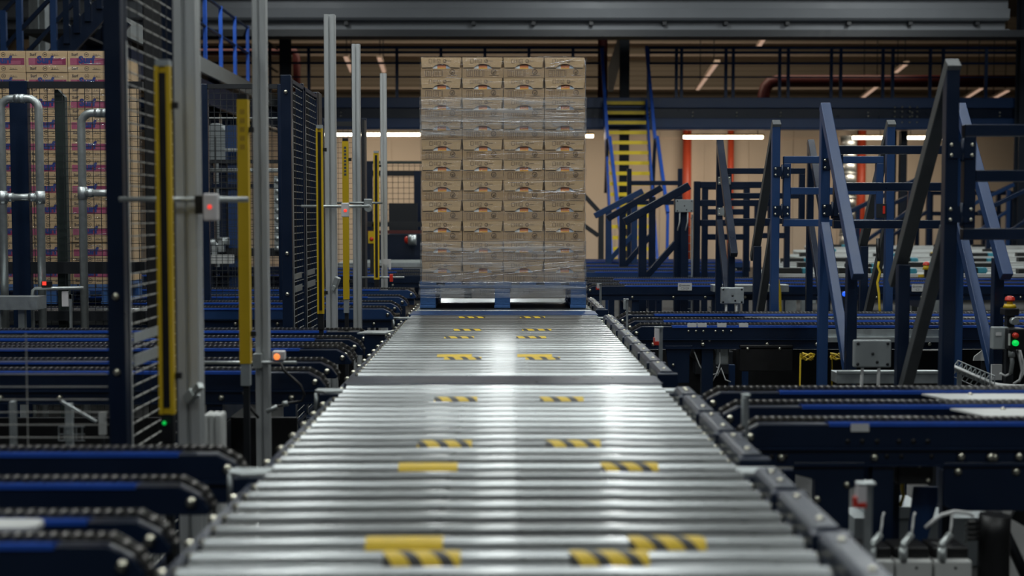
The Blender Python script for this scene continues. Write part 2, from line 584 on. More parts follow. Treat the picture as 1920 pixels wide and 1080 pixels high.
# steel columns
def column(x_, y_, w, z1, label, m='column', z0=0.0):
    b = MB()
    b.box(x_ - w / 2, x_ + w / 2, y_ - w / 2, y_ - w / 2 + 0.02, z0, z1)
    b.box(x_ - w / 2, x_ + w / 2, y_ + w / 2 - 0.02, y_ + w / 2, z0, z1)
    b.box(x_ - 0.02, x_ + 0.02, y_ - w / 2 + 0.02, y_ + w / 2 - 0.02, z0, z1)
    b.box(x_ - w / 2 - 0.04, x_ + w / 2 + 0.04, y_ - w / 2 - 0.04, y_ + w / 2 + 0.04, z0, z0 + 0.025)
    return struct('column', b, m, label)

column(P(535, 100, 30.6).x, 30.6, 0.24, 10.2, 'dark steel roof column left of the carton stack')
column(P(1171, 100, 31.6).x, 31.6, 0.22, 10.2, 'dark steel roof column behind the yellow-tread stair')
column(P(1912, 100, 31.0).x, 30.7, 0.30, 10.2, 'dark steel roof column at the right end of the mezzanine')
column(P(1672, 340, 31.8).x, 31.8, 0.16, 3.4, 'navy mezzanine column, one of a close pair, on the left')
column(P(1692, 340, 31.8).x, 31.8, 0.16, 3.4, 'navy mezzanine column, one of a close pair, on the right')
b = MB()
xc = P(72, 50, 22).x
b.box(xc - 0.13, xc + 0.13, 21.93, 21.95, 0, 10.2).box(xc - 0.13, xc - 0.11, 21.95, 22.15, 0, 10.2).box(xc + 0.11, xc + 0.13, 21.95, 22.15, 0, 10.2).box(xc - 0.03, xc + 0.03, 21.91, 21.93, 0, 10.2)
struct('column', b, 'zinc', 'pale galvanised rack column above the pink-banded cartons')

# grey girders across the hall, in front of the roof
def girder(name, y0, zlo, zhi, x0, x1, label, m):
    b = MB()
    b.box(x0, x1, y0 - 0.22, y0 + 0.22, zhi - 0.05, zhi)
    b.box(x0, x1, y0 - 0.05, y0 + 0.05, zlo + 0.05, zhi - 0.05)
    b.box(x0, x1, y0 - 0.22, y0 + 0.22, zlo, zlo + 0.05)
    return struct(name, b, m, label)

YG = 27.5
def zg(py, Y=YG): return P(1000, py, Y).z
b = MB()
x0g, x1g = P(-60, 40, YG).x, P(1893, 40, YG).x
# folded sheet-metal housing of a gantry: stepped bands
b.prism([(YG, zg(66)), (YG, zg(54)), (YG + .25, zg(53)), (YG + .25, zg(38)), (YG + .05, zg(37)), (YG, zg(33)), (YG - .02, zg(16)), (YG + .1, zg(14)), (YG + .1, zg(-2)), (YG - .1, zg(-4)), (YG - .1, zg(-30)), (YG + .6, zg(-30)), (YG + .6, zg(66))], 'x', x0g, x1g)
g = struct('trim_2', b, 'greybeam', 'long grey steel girder cladding under the hall roof')
b = MB(); b.box(x0g - 1, x1g + 3, YG - 0.05, YG + 0.5, zg(66) - 0.03, zg(56)); struct('trim_3', b, 'dark', 'dark lower flange under the grey girder')
for i, px in enumerate((650, 888, 1000, 1108, 1245, 1360, 1475, 1590, 1705, 1830)):
    b = MB(); q = P(px, 46, YG + .2)
    b.box(q.x - 0.04, q.x + 0.04, YG + .1, YG + .25, q.z - 0.02, q.z + 0.1)
    struct('trim_%d' % (10 + i), b, 'dark')

# pipework and lamps above the mezzanine
def pipe(name, pts, r, m, label, cat, n=14):
    o = link(name, MB().tube(pts, r, n).mesh(name, m)); return tag(o, label, cat)

pz = P(1130, 100, 31.7)
pipe('sprinkler_pipe', [(pz.x, 31.7, 4.1), (pz.x, 31.7, 10.2)], 0.115, 'darkred', 'dark red riser pipe in front of the mezzanine beside the stair head', 'pipe')
e0, e1 = P(1432, 186, 45), P(1432, 160, 45)
q = P(1440, 152, 45)
pipe('sprinkler_pipe', [(e0.x, 45, 4.1), (e0.x, 45, q.z - 0.45), (e0.x + 0.06, 45, q.z - 0.22), (e0.x + 0.2, 45, q.z - 0.06), (e0.x + 0.42, 45, q.z), (13.5, 45, q.z), (23.9, 45, q.z)], 0.2, 'darkred', 'dark red sprinkler main with an elbow above the mezzanine on the right', 'pipe')
q = P(400, 97, 45)
pipe('sprinkler_pipe', [(-15.9, 45, q.z), (P(535, 97, 45).x, 45, q.z), (P(552, 97, 45).x, 45, q.z), (P(556, 105, 45).x, 45, q.z - 0.2), (P(556, 150, 45).x, 45, 4.1)], 0.13, 'darkred', 'dark red sprinkler pipe bending down above the mezzanine on the left', 'pipe')
for i, (px, lab) in enumerate(((1288, 'red fire pipe down the beige wall right of the stair'), (1370, 'red fire pipe down the beige wall, second from the stair'), (1615, 'red fire pipe down the beige wall behind the silver duct'))):
    x_ = P(px, 320, 35.6).x
    pipe('fire_pipe', [(x_, 35.6, 0), (x_, 35.6, 4.0)], 0.115 if i != 1 else 0.085, 'red', lab, 'pipe')
# silver ribbed duct
x_ = P(1590, 330, 34).x
b = MB()
zz = 0.0
while zz < P(1590, 270, 34).z:
    b.cyl((x_, 34, zz), (x_, 34, zz + 0.28), 0.2, 18, 0.2); b.cyl((x_, 34, zz + 0.28), (x_, 34, zz + 0.31), 0.22, 18); zz += 0.31
tag(link('ventilation_duct', b.mesh('ventilation_duct', 'zinc')), 'silver ribbed round duct standing before the beige wall', 'duct')

def tube_lamp(px0, px1, py, Y, label):
    a, c = P(px0, py, Y), P(px1, py, Y)
    L = (a.x + c.x) / 2
    t = thing('tube_light', label, 'lamp', (L, Y, a.z), 'fluorescent tubes under the mezzanine')
    b = MB(); b.box(a.x, c.x, Y - 0.07, Y + 0.07, a.z + 0.035, a.z + 0.075); part('housing', b, 'yellow', t)
    b = MB()
    for sx in (a.x + 0.15, c.x - 0.15): b.cyl((sx, Y, a.z + 0.07), (sx, Y, 4.02), 0.01, 6)
    part('hanger', b, 'dark', t)
    b = MB(); b.cyl((a.x + 0.02, Y, a.z), (c.x - 0.02, Y, a.z), 0.042, 12); part('tube', b, 'tube', t)
    area('tube_light_glow', (L, Y, a.z - 0.06), abs(c.x - a.x), 0.12, MEZZ_W * abs(c.x - a.x) / 2, (1.0, 0.82, 0.62), (R(28), 0, 0), t)

tube_lamp(600, 790, 252, 33.2, 'glowing warm tube light under the mezzanine left of the carton stack')
tube_lamp(1000, 1114, 255, 33.2, 'glowing warm tube light emerging behind the right edge of the carton stack')
tube_lamp(1280, 1432, 257, 33.2, 'glowing warm tube light right of the stair above the red fire pipe')
tube_lamp(1597, 1662, 258, 33.2, 'short glowing warm tube light left of the paired navy columns')
tube_lamp(1696, 1770, 258, 33.2, 'short glowing warm tube light right of the paired navy columns')

def upper_lamp(pxa, pya, pxb, pyb, z_, label):
    # runs along the depth of the hall at one height
    ya = (z_ - CAM_Z) * FPX / (402 - pya); yb = (z_ - CAM_Z) * FPX / (402 - pyb)
    a, c = P(pxa, pya, ya), P(pxb, pyb, yb)
    xm = (a.x + c.x) / 2
    t = thing('suspended_light', label, 'lamp', (xm, (ya + yb) / 2, z_), 'lamps hanging above the mezzanine')
    b = MB(); b.bar((a.x, ya, z_ + 0.06), (c.x, yb, z_ + 0.06), 0.18, 0.08); part('housing', b, 'beige', t)
    b = MB(); b.bar((a.x, ya, z_), (c.x, yb, z_), 0.13, 0.03); part('diffuser', b, 'lamp_warm', t)
    b = MB()
    for k in (0.15, 0.85):
        p = Vector((a.x, ya, z_)).lerp(Vector((c.x, yb, z_)), k); b.cyl((p.x, p.y, z_ + 0.08), (p.x, p.y, 10.2), 0.02, 6)
    part('hanger', b, 'dark', t)

upper_lamp(1345, 120, 1308, 170, 6.6, 'pinkish suspended lamp right of the stair head, angled up to the right')
upper_lamp(1700, 122, 1680, 138, 6.9, 'short pinkish suspended lamp over the red sprinkler main')
upper_lamp(1840, 168, 1808, 188, 6.4, 'pinkish suspended lamp low on the right above the railing')
upper_lamp(1890, 172, 1858, 189, 6.35, 'pinkish suspended lamp beside the column at the right')
upper_lamp(1438, 68, 1422, 92, 7.6, 'dim suspended lamp high above the red pipe elbow')
upper_lamp(1650, 160, 1615, 187, 6.4, 'dim suspended lamp below the red sprinkler main')
upper_lamp(648, 110, 660, 138, 6.6, 'pinkish suspended lamp left of the tallest thin post')
upper_lamp(711, 112, 720, 138, 6.6, 'pinkish suspended lamp just above the shortest aluminium post')
area('upper_fill_light', (6, 46, 8.8), 16, 5, UPPER_W * 14, (1.0, 0.84, 0.66), (R(38), 0, 0))  # area lights without fixtures, added to brighten the far cladding
area('upper_fill_light', (-6, 46, 8.8), 12, 5, UPPER_W * 9, (1.0, 0.84, 0.66), (R(38), 0, 0))

# purlins on the far cladding
for i, (py, m_) in enumerate(((80, 'beige'), (104, 'beige'), (166, 'beige'))):
    q = P(1000, py, 58.5)
    b = MB(); b.box(-15.9, 23.9, 58.4, 59.88, q.z - 0.04, q.z + 0.04); struct('trim_%d' % (30 + i), b, m_)
b = MB()
q0, q1 = P(1160, 66, 40), P(1140, 172, 40)
b.prism([(q0.x, q0.z), (q0.x + 0.1, q0.z), (q0.x + 0.1, q1.z + 1.0), (q1.x + 0.15, q1.z), (q1.x, q1.z), (q1.x, q1.z + 0.7)], 'y', 40, 40.1)
struct('trim_4', b, 'beige', 'pale diagonal steel plate behind the stair head')

# hall luminaires over the conveyors, with unseen fill lamps added among them
def hall_or_fill_lamp(x_, y_, L=1.5, w=0.24, z_=7.0, k=1.0):
    t = thing('hall_or_fill_light', 'long white linear lamp out of view overhead, hall row and added fill', 'lamp', (x_, y_, z_), 'hall lamps over the conveyors')
    b = MB(); b.box(x_ - w / 2 - 0.02, x_ + w / 2 + 0.02, y_ - L / 2, y_ + L / 2, z_ + 0.02, z_ + 0.1); part('housing', b, 'lightgrey', t)
    b = MB(); b.box(x_ - w / 2, x_ + w / 2, y_ - L / 2 + 0.02, y_ + L / 2 - 0.02, z_, z_ + 0.02); part('diffuser', b, 'lamp', t)
    b = MB()
    for s in (-0.4, 0.4): b.cyl((x_, y_ + s * L, z_ + 0.1), (x_, y_ + s * L, 10.2), 0.012, 6)
    part('hanger', b, 'dark', t)
    area('hall_or_fill_glow', (x_, y_, z_ - 0.02), w, L, LAMP_W * k, (0.95, 1.0, 0.98), (0, 0, 0), t)

for x_, y_, L_, w_, k in HALL_AND_FILL_LAMPS:
    hall_or_fill_lamp(x_, y_, L_, w_, 7.0, k)

# ================================================================ the yellow-tread stair
st = thing('metal_stair', 'steep blue stair with yellow tread edges up to the mezzanine', 'stair', (3.0, 29.8, 0))
ytop, ybot = 30.9, 28.2
n = 17
def stp(t): return ytop + (ybot - ytop) * t
xl0, xr0 = P(1135, 200, ytop).x, P(1209, 200, ytop).x
for i in range(n):
    t = i / n
    z_ = 4.02 - 0.236 * i
    y_ = stp(t)
    b = MB(); b.box(xl0, xr0, y_, y_ + 0.2, z_ - 0.03, z_); tr = part('tread', b, 'dark', st)
    b = MB(); b.box(xl0, xr0, y_ - 0.012, y_ + 0.03, z_ - 0.075, z_ + 0.004); part('tread_edge', b, 'edge', tr, label='yellow tread edge')
for x_ in (xl0 - 0.03, xr0 + 0.03):
    b = MB(); b.bar((x_, ytop + 0.05, 4.0), (x_, ybot + 0.05, 0.0), 0.05, 0.22); part('stringer', b, 'bright_blue', st)
for k, rows in enumerate((((1128, 92, 30.95), (1139, 262, 29.95), (1143, 258, 29.85), (1163, 430, 28.3), (1161, 520, 28.4)), ((1212, 88, 30.95), (1228, 262, 29.95), (1232, 258, 29.85), (1252, 400, 28.3), (1250, 520, 28.4)))):
    q = [P(*r) for r in rows]
    b = MB(); b.bar(q[0], q[1], 0.11, 0.07, (1, 0, 0)); part('handrail', b, 'bright_blue', st)
    b = MB(); b.bar(q[2], q[3], 0.11, 0.07, (1, 0, 0)); part('handrail', b, 'bright_blue', st)
    b = MB(); b.bar(q[3], q[4], 0.06, 0.06); part('rail_post', b, 'bright_blue', st)
    b = MB(); b.bar(q[1], (q[1].x - .03, q[1].y + .1, 1.9), 0.06, 0.06); part('rail_post', b, 'navy', st)

# walkway and stairs high on the left
ww = thing('elevated_walkway', 'raised navy walkway with blue posts running back to the mezzanine on the left', 'walkway', (-5.4, 24, 0))
b = MB(); b.box(-6.6, -5.25, 18.5, 31.0, 3.9, 3.96); part('deck', b, 'dark', ww)
b = MB(); b.box(-5.25, -5.18, 18.5, 31.0, 3.86, 4.12); part('edge_beam', b, 'zinc', ww)
b = MB(); b.box(-5.24, -5.12, 18.5, 31.0, 3.3, 3.72); b.box(-5.24, -5.05, 18.5, 31, 3.3, 3.34); part('support_beam', b, 'navy', ww)
for i in range(9):
    y_ = 19.6 + i * 1.3
    b = MB(); b.box(-5.25, -5.19, y_, y_ + 0.06, 4.1, 5.25); part('post', b, 'bright_blue' if i in (3, 4, 5, 6) else 'navy', ww)
b = MB()
for z_ in (5.22, 4.7): b.cyl((-5.22, 18.5, z_), (-5.22, 31, z_), 0.028, 8)
part('rail', b, 'navy', ww)
for y_ in (19.0, 25.0):
    b = MB(); b.box(-5.5, -5.3, y_, y_ + 0.2, 0, 3.9); part('leg', b, 'navy', ww)

ls = thing('access_stair', 'dark blue stair flight rising to the right above the pink-banded cartons', 'stair', (-6, 16.5, 0))
b = MB(); b.bar((-8.6, 16.5, 0.1), (-4.9, 16.5, 3.95), 0.06, 0.24); b.bar((-8.6, 17.4, 0.1), (-4.9, 17.4, 3.95), 0.06, 0.24); part('stringer', b, 'navy', ls)
for i in range(16):
    t = (i + .5) / 16
    x_ = -8.6 + 3.7 * t; z_ = 0.1 + 3.85 * t
    b = MB(); b.box(x_ - 0.12, x_ + 0.12, 16.5, 17.4, z_, z_ + 0.03); part('tread', b, 'dark', ls)
for px in (10, 40, 104, 128, 147, 168, 190):
    q = P(px, 60, 16.5); t = (q.x + 8.6) / 3.7; z_ = 0.1 + 3.85 * t
    b = MB(); b.box(q.x - 0.035, q.x + 0.035, 16.42, 16.48, z_, z_ + 1.2); part('baluster', b, 'blue' if px in (10, 104, 40) else 'navy', ls)
b = MB()
for dz in (1.18, 0.75, 0.4): b.bar((-8.6, 16.45, 0.1 + dz), (-4.9, 16.45, 3.95 + dz), 0.045, 0.045)
part('handrail', b, 'navy', ls)

# ================================================================ roller conveyors
RZ, RR, PITCH = 0.75, 0.0445, 0.118
def roller_mesh():
    b = MB()
    b.mi = 0
    b.cyl((-0.622, 0, 0), (-0.617, 0, 0), RR - 0.006, 28, RR, True)
    b.cyl((-0.617, 0, 0), (0.617, 0, 0), RR, 28, RR, False)
    b.cyl((0.617, 0, 0), (0.622, 0, 0), RR, 28, RR - 0.006, True)
    b.mi = 1
    b.cyl((-0.66, 0, 0), (-0.622, 0, 0), 0.012, 10)
    b.cyl((0.622, 0, 0), (0.66, 0, 0), 0.012, 10)
    return b.mesh('roller', ['roller', 'bolt'])
ROLLER = roller_mesh()

# tapes seen on the rollers: left x, right x (px), row (px), plain or striped
TAPES = [(860, 910, 594, 's'), (975, 1022, 594, 's'), (850, 902, 618, 's'), (979, 1034, 618, 's'), (833, 889, 631, 's'), (968, 1024, 631, 's'),
         (820, 885, 664, 'y'), (833, 903, 669, 's'), (970, 1035, 665, 'y'), (985, 1050, 670, 's'), (815, 895, 743, 's'), (1012, 1093, 743, 's'),
         (783, 885, 826, 's'), (1022, 1125, 826, 's'), (745, 857, 876, 'y'), (1129, 1238, 877, 's'),
         (684, 830, 1014, 'y'), (1180, 1325, 1014, 's'), (714, 862, 1050, 's'), (1070, 1222, 1050, 's')]
TP = []
for a0, a1, py, k in TAPES:
    u = P(960, py, 1.0); D = (CAM_Z - RZ) / (CAM_Z - u.z)
    TP.append((D, P(a0, py, D).x, P(a1, py, D).x, k))


def roller_conveyor(y0, y1, label, ends=(True, True)):
    t = thing('roller_conveyor', label, 'conveyor', (0, y0, 0), 'roller conveyor sections of the main line')
    n = int((y1 - y0) / PITCH)
    ys = [y0 + PITCH * (i + 0.5) for i in range(n)]
    rl = []
    for y_ in ys:
        r = link('roller', ROLLER, t, (0, y_ - y0, RZ - RR)); rl.append(r)
    for D, xa, xb, k in TP:
        if not (y0 - 0.03 <= D < y1 + 0.03): continue
        i = min(range(n), key=lambda j: abs(ys[j] - 0.012 - D))
        b = MB(); b.cyl((xa, ys[i], RZ - RR), (xb, ys[i], RZ - RR), RR + 0.0012, 32, None, False)
        part('hazard_tape', b, 'stripes' if k == 's' else 'tape', rl[i], fix=False, label='yellow and black striped tape' if k == 's' else 'plain yellow tape')
    for sx in (-1, 1):
        b = MB()      # side channel
        ye = y1 - 0.13 if ends[1] else y1
        b.box(sx * 0.655, sx * 0.675, y0, ye, 0.50, 0.71)
        b.box(sx * 0.655, sx * 0.72, y0, ye, 0.50, 0.515)
        b.box(sx * 0.655, sx * 0.72, y0, ye, 0.65, 0.665)
        sr = part('side_rail', b, 'navy', t)
        b = MB()
        y_ = y0 + 0.12
        while y_ < ye - 0.05:
            b.dome((sx * 0.70, y_, 0.665), (0, 0, 1), 0.012, 0.012, 10)
            b.dome((sx * 0.675, y_ + .06, 0.58), (sx, 0, 0), 0.012, 0.012, 10)
            b.dome((sx * 0.675, y_ + .06, 0.705), (sx, 0, 0), 0.011, 0.02, 10)
            y_ += 0.236
        part('bolt', b, 'bolt', sr)
        for y_ in (y0 + 0.15, y1 - 0.15):
            b = MB(); b.box(sx * 0.63, sx * 0.70, y_ - 0.04, y_ + 0.04, 0.02, 0.50); b.box(sx * 0.60, sx * 0.74, y_ - 0.06, y_ + 0.06, 0, 0.02)
            part('leg', b, 'navy', t)
    # covered drive side on the right: stepped lids with clips between
    y_ = y0 + 0.02
    k = 0
    ye = y1 - 0.13 if ends[1] else y1
    while y_ < ye - 0.1:
        L = min(0.40, ye - y_ - 0.02)
        b = MB()
        b.prism([(0.658, 0.70), (0.658, 0.742), (0.670, 0.754), (0.716, 0.754), (0.728, 0.742), (0.728, 0.66), (0.722, 0.66), (0.722, 0.70)], 'y', y_ + 0.035, y_ + L)
        lid = part('drive_cover', b, 'coverpaint', t, 0.004)
        b = MB(); b.dome((0.69, y_ + 0.1, 0.756), (0, 0, 1), 0.009, 0.006, 10); b.dome((0.69, y_ + L - 0.07, 0.756), (0, 0, 1), 0.009, 0.006, 10)
        part('screw', b, 'bolt', lid)
        b = MB()
        b.box(0.650, 0.738, y_ - 0.005, y_ + 0.035, 0.64, 0.746)
        part('clip', b, 'navy', t, 0.004)
        y_ += 0.42; k += 1
    # head piece at the far end: end blocks with bright plates
    if ends[1]:
        for sx in (-1, 1):
            b = MB(); b.box(sx * 0.626, sx * 0.722, y1 - 0.115, y1 - 0.01, 0.52, 0.722); part('end_block', b, 'navy', t, 0.004)
            b = MB(); b.prism([(sx * 0.628, y1 - 0.10), (sx * 0.70, y1 - 0.115), (sx * 0.742, y1 - 0.08), (sx * 0.738, y1 - 0.02), (sx * 0.628, y1 - 0.02)], 'z', 0.723, 0.731); part('end_plate', b, 'zinc', t)
            b = MB(); b.cyl((sx * 0.737, y1 - 0.05, 0.64), (sx * 0.737, y1 - 0.05, 0.715), 0.012, 12); part('hinge_pin', b, 'zinc', t)
    for y_ in (y0 + 0.2, y1 - 0.2):
        b = MB(); b.box(-0.66, 0.66, y_ - 0.03, y_ + 0.03, 0.52, 0.60); part('cross_tie', b, 'navy', t)
    return t


M['coverpaint'] = mat('cover_paint', (0.045, 0.055, 0.078), 0.34, 0.2, 0.2, 12, bump=0.06, bscale=70)
roller_conveyor(1.50, 3.628, 'nearest roller conveyor section, out of focus across the bottom of the view')
roller_conveyor(3.63, 5.284, 'second roller conveyor section, ending at the wide navy cross bar')
t3 = roller_conveyor(5.60, 8.98, 'long bright roller conveyor section in front of the loaded pallet')
roller_conveyor(9.40, 10.75, 'roller conveyor section underneath the blue pallet', (True, False))
# block halfway along the bright section on its left side
b = MB(); b.box(-0.80, -0.68, 7.60, 7.74, 0.60, 0.735); part('end_block', b, 'navy', t3, 0.004)
b = MB(); b.prism([(-0.84, 7.6), (-0.68, 7.58), (-0.64, 7.76), (-0.80, 7.76)], 'z', 0.736, 0.744); part('end_plate', b, 'zinc', t3)

for y0, y1, lab in ((5.33, 5.58, 'wide navy cross bar between the second and the bright roller section'), (9.03, 9.37, 'blue cross bar right in front of the pallet')):
    t = thing('cross_bar', lab, 'beam', (0, y0, 0))
    b = MB(); b.box(-0.64, 0.64, y0, y1, 0.64, 0.742); part('beam', b, 'blue' if y0 > 6 else 'navy', t, 0.006)
    for sx in (-1, 1):
        b = MB(); b.box(sx * 0.56, sx * 0.60, y0 + 0.02, y1 - 0.02, 0, 0.64); part('leg', b, 'navy', t)

# ================================================================ chain conveyors at right angles to the main line
M['chainpin'] = mat('highlight_chain_pin', (0.32, 0.31, 0.30), 0.38, 0.9, 0.4, 50)  # paler than the links, putting bright highlight dots into the colour


def chain_geo(path, w=0.030):
    """roller chain along a polyline in the x-z plane, centred on y = 0"""
    b = MB()
    pts = []
    p = 0.0254
    for a, c in zip(path, path[1:]):
        a, c = Vector((a[0], 0, a[1])), Vector((c[0], 0, c[1]))
        L = (c - a).length; k = max(1, round(L / p))
        pts += [a.lerp(c, i / k) for i in range(k)]
    pts.append(Vector((path[-1][0], 0, path[-1][1])))
    for i in range(len(pts) - 1):
        a, c = pts[i], pts[i + 1]
        d = (c - a).normalized()
        a2, c2 = a - d * 0.006, c + d * 0.006
        o = w / 2 if i % 2 else w / 2 - 0.004
        for sg in (-1, 1):
            q = Vector((0, sg * o, 0))
            b.mi = 0; b.bar(a2 + q, c2 + q, 0.003, 0.014)
        if abs(a.x) < 4.5:
            b.mi = 1; b.cyl(a + Vector((0, -w / 2 - .003, 0.002)), a + Vector((0, w / 2 + .003, 0.002)), 0.0055, 6)
    return b


def chain_conveyor(sx, xe, xf, ys, label, front=True, blue_end=0.22, bm='navy', lower=True, plates=()):
    """sx -1: lies left of the main line; xe: end beside the rollers; xf: far end; ys: positions of the strands, nearest first"""
    y0, y1 = min(ys), max(ys)
    t = thing('chain_conveyor', label, 'conveyor', (sx * xe, y0, 0), 'chain conveyors crossing the main roller line')
    zt = 0.728
    first = None
    path = [(sx * xf, 0.738), (sx * (xe + 0.085), 0.738), (sx * (xe + 0.03), 0.708), (sx * (xe + 0.006), 0.67), (sx * (xe + 0.006), 0.645)]
    for j, y_ in enumerate(ys):
        poly = [(sx * xf, 0.648), (sx * (xe + 0.016), 0.648), (sx * (xe + 0.012), 0.66), (sx * (xe + 0.038), 0.695), (sx * (xe + 0.09), zt - 0.006), (sx * xf, zt - 0.006)]
        b = MB(); b.prism(poly, 'y', y_ - 0.028, y_ + 0.028)
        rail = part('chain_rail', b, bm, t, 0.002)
        if first is None:
            b = MB(); b.v = []
            b = chain_geo(path)
            me = b.mesh('chain', ['chain', 'chainpin'], (sx * xe, 0, 0), fix=False)
            first = me
        c = link('chain', first, rail, (0, y_ - y0, 0))
        b = MB(); b.box(sx * (xe + blue_end), sx * xf, y_ - 0.033, y_ + 0.033, 0.7165, 0.7285)
        part('wear_strip', b, 'strip', rail)
        b = MB(); b.dome((sx * (xe + 0.058), y_ - 0.028, 0.682), (0, -1, 0), 0.0145, 0.014, 14)
        part('axle_bolt', b, 'bolt', rail)
        if j:
            b = MB(); b.dome((sx * (xe + 0.9), y_ - 0.028, 0.675), (0, -1, 0), 0.01, 0.01, 10); b.dome((sx * (xe + 1.9), y_ - 0.028, 0.675), (0, -1, 0), 0.01, 0.01, 10)
            part('axle_bolt', b, 'bolt', rail)
    # longitudinal frame, front and rear
    for y_ in (y0, y1):
        b = MB()
        b.box(sx * (xe + 0.03), sx * xf, y_ - 0.033, y_ + 0.03, 0.592, 0.648)
        b.box(sx * (xe + 0.03), sx * xf, y_ - 0.046, y_ + 0.03, 0.640, 0.646)
        b.box(sx * (xe + 0.03), sx * xf, y_ - 0.050, y_ + 0.03, 0.586, 0.592)
        fr = part('side_beam', b, 'navy', t)
        if y_ == y0:
            b = MB(); x_ = xe + 0.16; k = 0
            while x_ < xf:
                b.dome((sx * x_, y_ - 0.033, 0.614), (0, -1, 0), 0.0145, 0.013, 12)
                x_ += (0.31, 0.40, 0.31, 0.26, 0.13)[k % 5]; k += 1
            part('frame_bolt', b, 'bolt', fr)
    for x_ in (xe + 0.5, (xe + xf) / 2, xf - 0.4):
        b = MB(); b.box(sx * x_ - 0.03, sx * x_ + 0.03, y0 - 0.03, y1 + 0.03, 0.50, 0.586); part('cross_beam', b, 'navy', t)
        for y_ in (y0, y1):
            b = MB(); b.box(sx * x_ - 0.035, sx * x_ + 0.035, y_ - 0.035, y_ + 0.035, 0.02, 0.586); b.box(sx * x_ - 0.07, sx * x_ + 0.07, y_ - 0.07, y_ + 0.07, 0, 0.02)
            part('leg', b, 'navy', t)
    return t


def Yz(py, z=0.75):
    u = P(960, py, 1.0)
    return (CAM_Z - z) / (CAM_Z - u.z)

LN = chain_conveyor(-1, 0.745, 4.2, [2.80, 3.02, 3.42, 3.87], 'chain conveyor in the near left corner, four blurred dark blue strands', blue_end=0.20)
LM = chain_conveyor(-1, 0.775, 5.2, [Yz(686), Yz(668), Yz(645), Yz(640), Yz(627), Yz(613)], 'middle chain conveyor on the left, its bright blue strips behind the yellow light column', blue_end=0.28)
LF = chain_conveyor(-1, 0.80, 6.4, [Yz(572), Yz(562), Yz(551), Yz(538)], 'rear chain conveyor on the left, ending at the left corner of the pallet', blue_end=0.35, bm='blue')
RN = chain_conveyor(1, 0.76, 4.6, [Yz(779), Yz(748), Yz(722)], 'chain conveyor in the near right corner with a deep perforated front beam', blue_end=0.32)
RM = chain_conveyor(1, 0.765, 6.0, [Yz(604), Yz(594), Yz(583)], 'middle chain conveyor on the right, passing behind the tall guard frames', blue_end=0.28)
RF = chain_conveyor(1, 0.78, 7.5, [Yz(531), Yz(525), Yz(519)], 'rear chain conveyor on the right carrying the white code plate', blue_end=0.4)
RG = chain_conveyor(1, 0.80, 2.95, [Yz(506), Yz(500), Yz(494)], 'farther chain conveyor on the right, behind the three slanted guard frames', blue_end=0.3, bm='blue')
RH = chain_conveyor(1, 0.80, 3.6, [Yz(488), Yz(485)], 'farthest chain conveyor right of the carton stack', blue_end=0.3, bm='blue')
LG = chain_conveyor(-1, 0.80, 7.5, [Yz(512), Yz(506), Yz(500)], 'farther chain conveyor on the left behind the shortest aluminium post', blue_end=0.5)

q = P(75, 984, 2.90)
part('cover_sheet', MB().prism([(q.x, 2.875), (q.x, 2.93), (q.x - .02, 2.945), (-2.4, 2.945), (-2.4, 2.86), (q.x - .02, 2.86)], 'z', 0.728, 0.744), 'lightgrey', LN, 0.004, label='pale cover strip between two strands')

# black panels and boxes added to darken the space below the strands
def under_shade(root, sx, xa, xb, y_, z0, z1):
    part('shade_panel', MB().box(sx * xa, sx * xb, y_, y_ + .02, z0, z1), 'black', root, 0.003)
    for k in range(3):
        x_ = xa + .3 + k * (xb - xa - .5) / 3
        part('drive_or_shade_box', MB().box(sx * x_, sx * (x_ + .26), y_ - .12, y_, z1 - .16, z1), 'dark', root, 0.006)
under_shade(LM, -1, 0.95, 4.9, Yz(686) + .20, .06, .49)
under_shade(LF, -1, 0.95, 6.0, Yz(572) + .20, .06, .49)
under_shade(RM, 1, 1.0, 5.8, Yz(583) - .10, .06, .49)

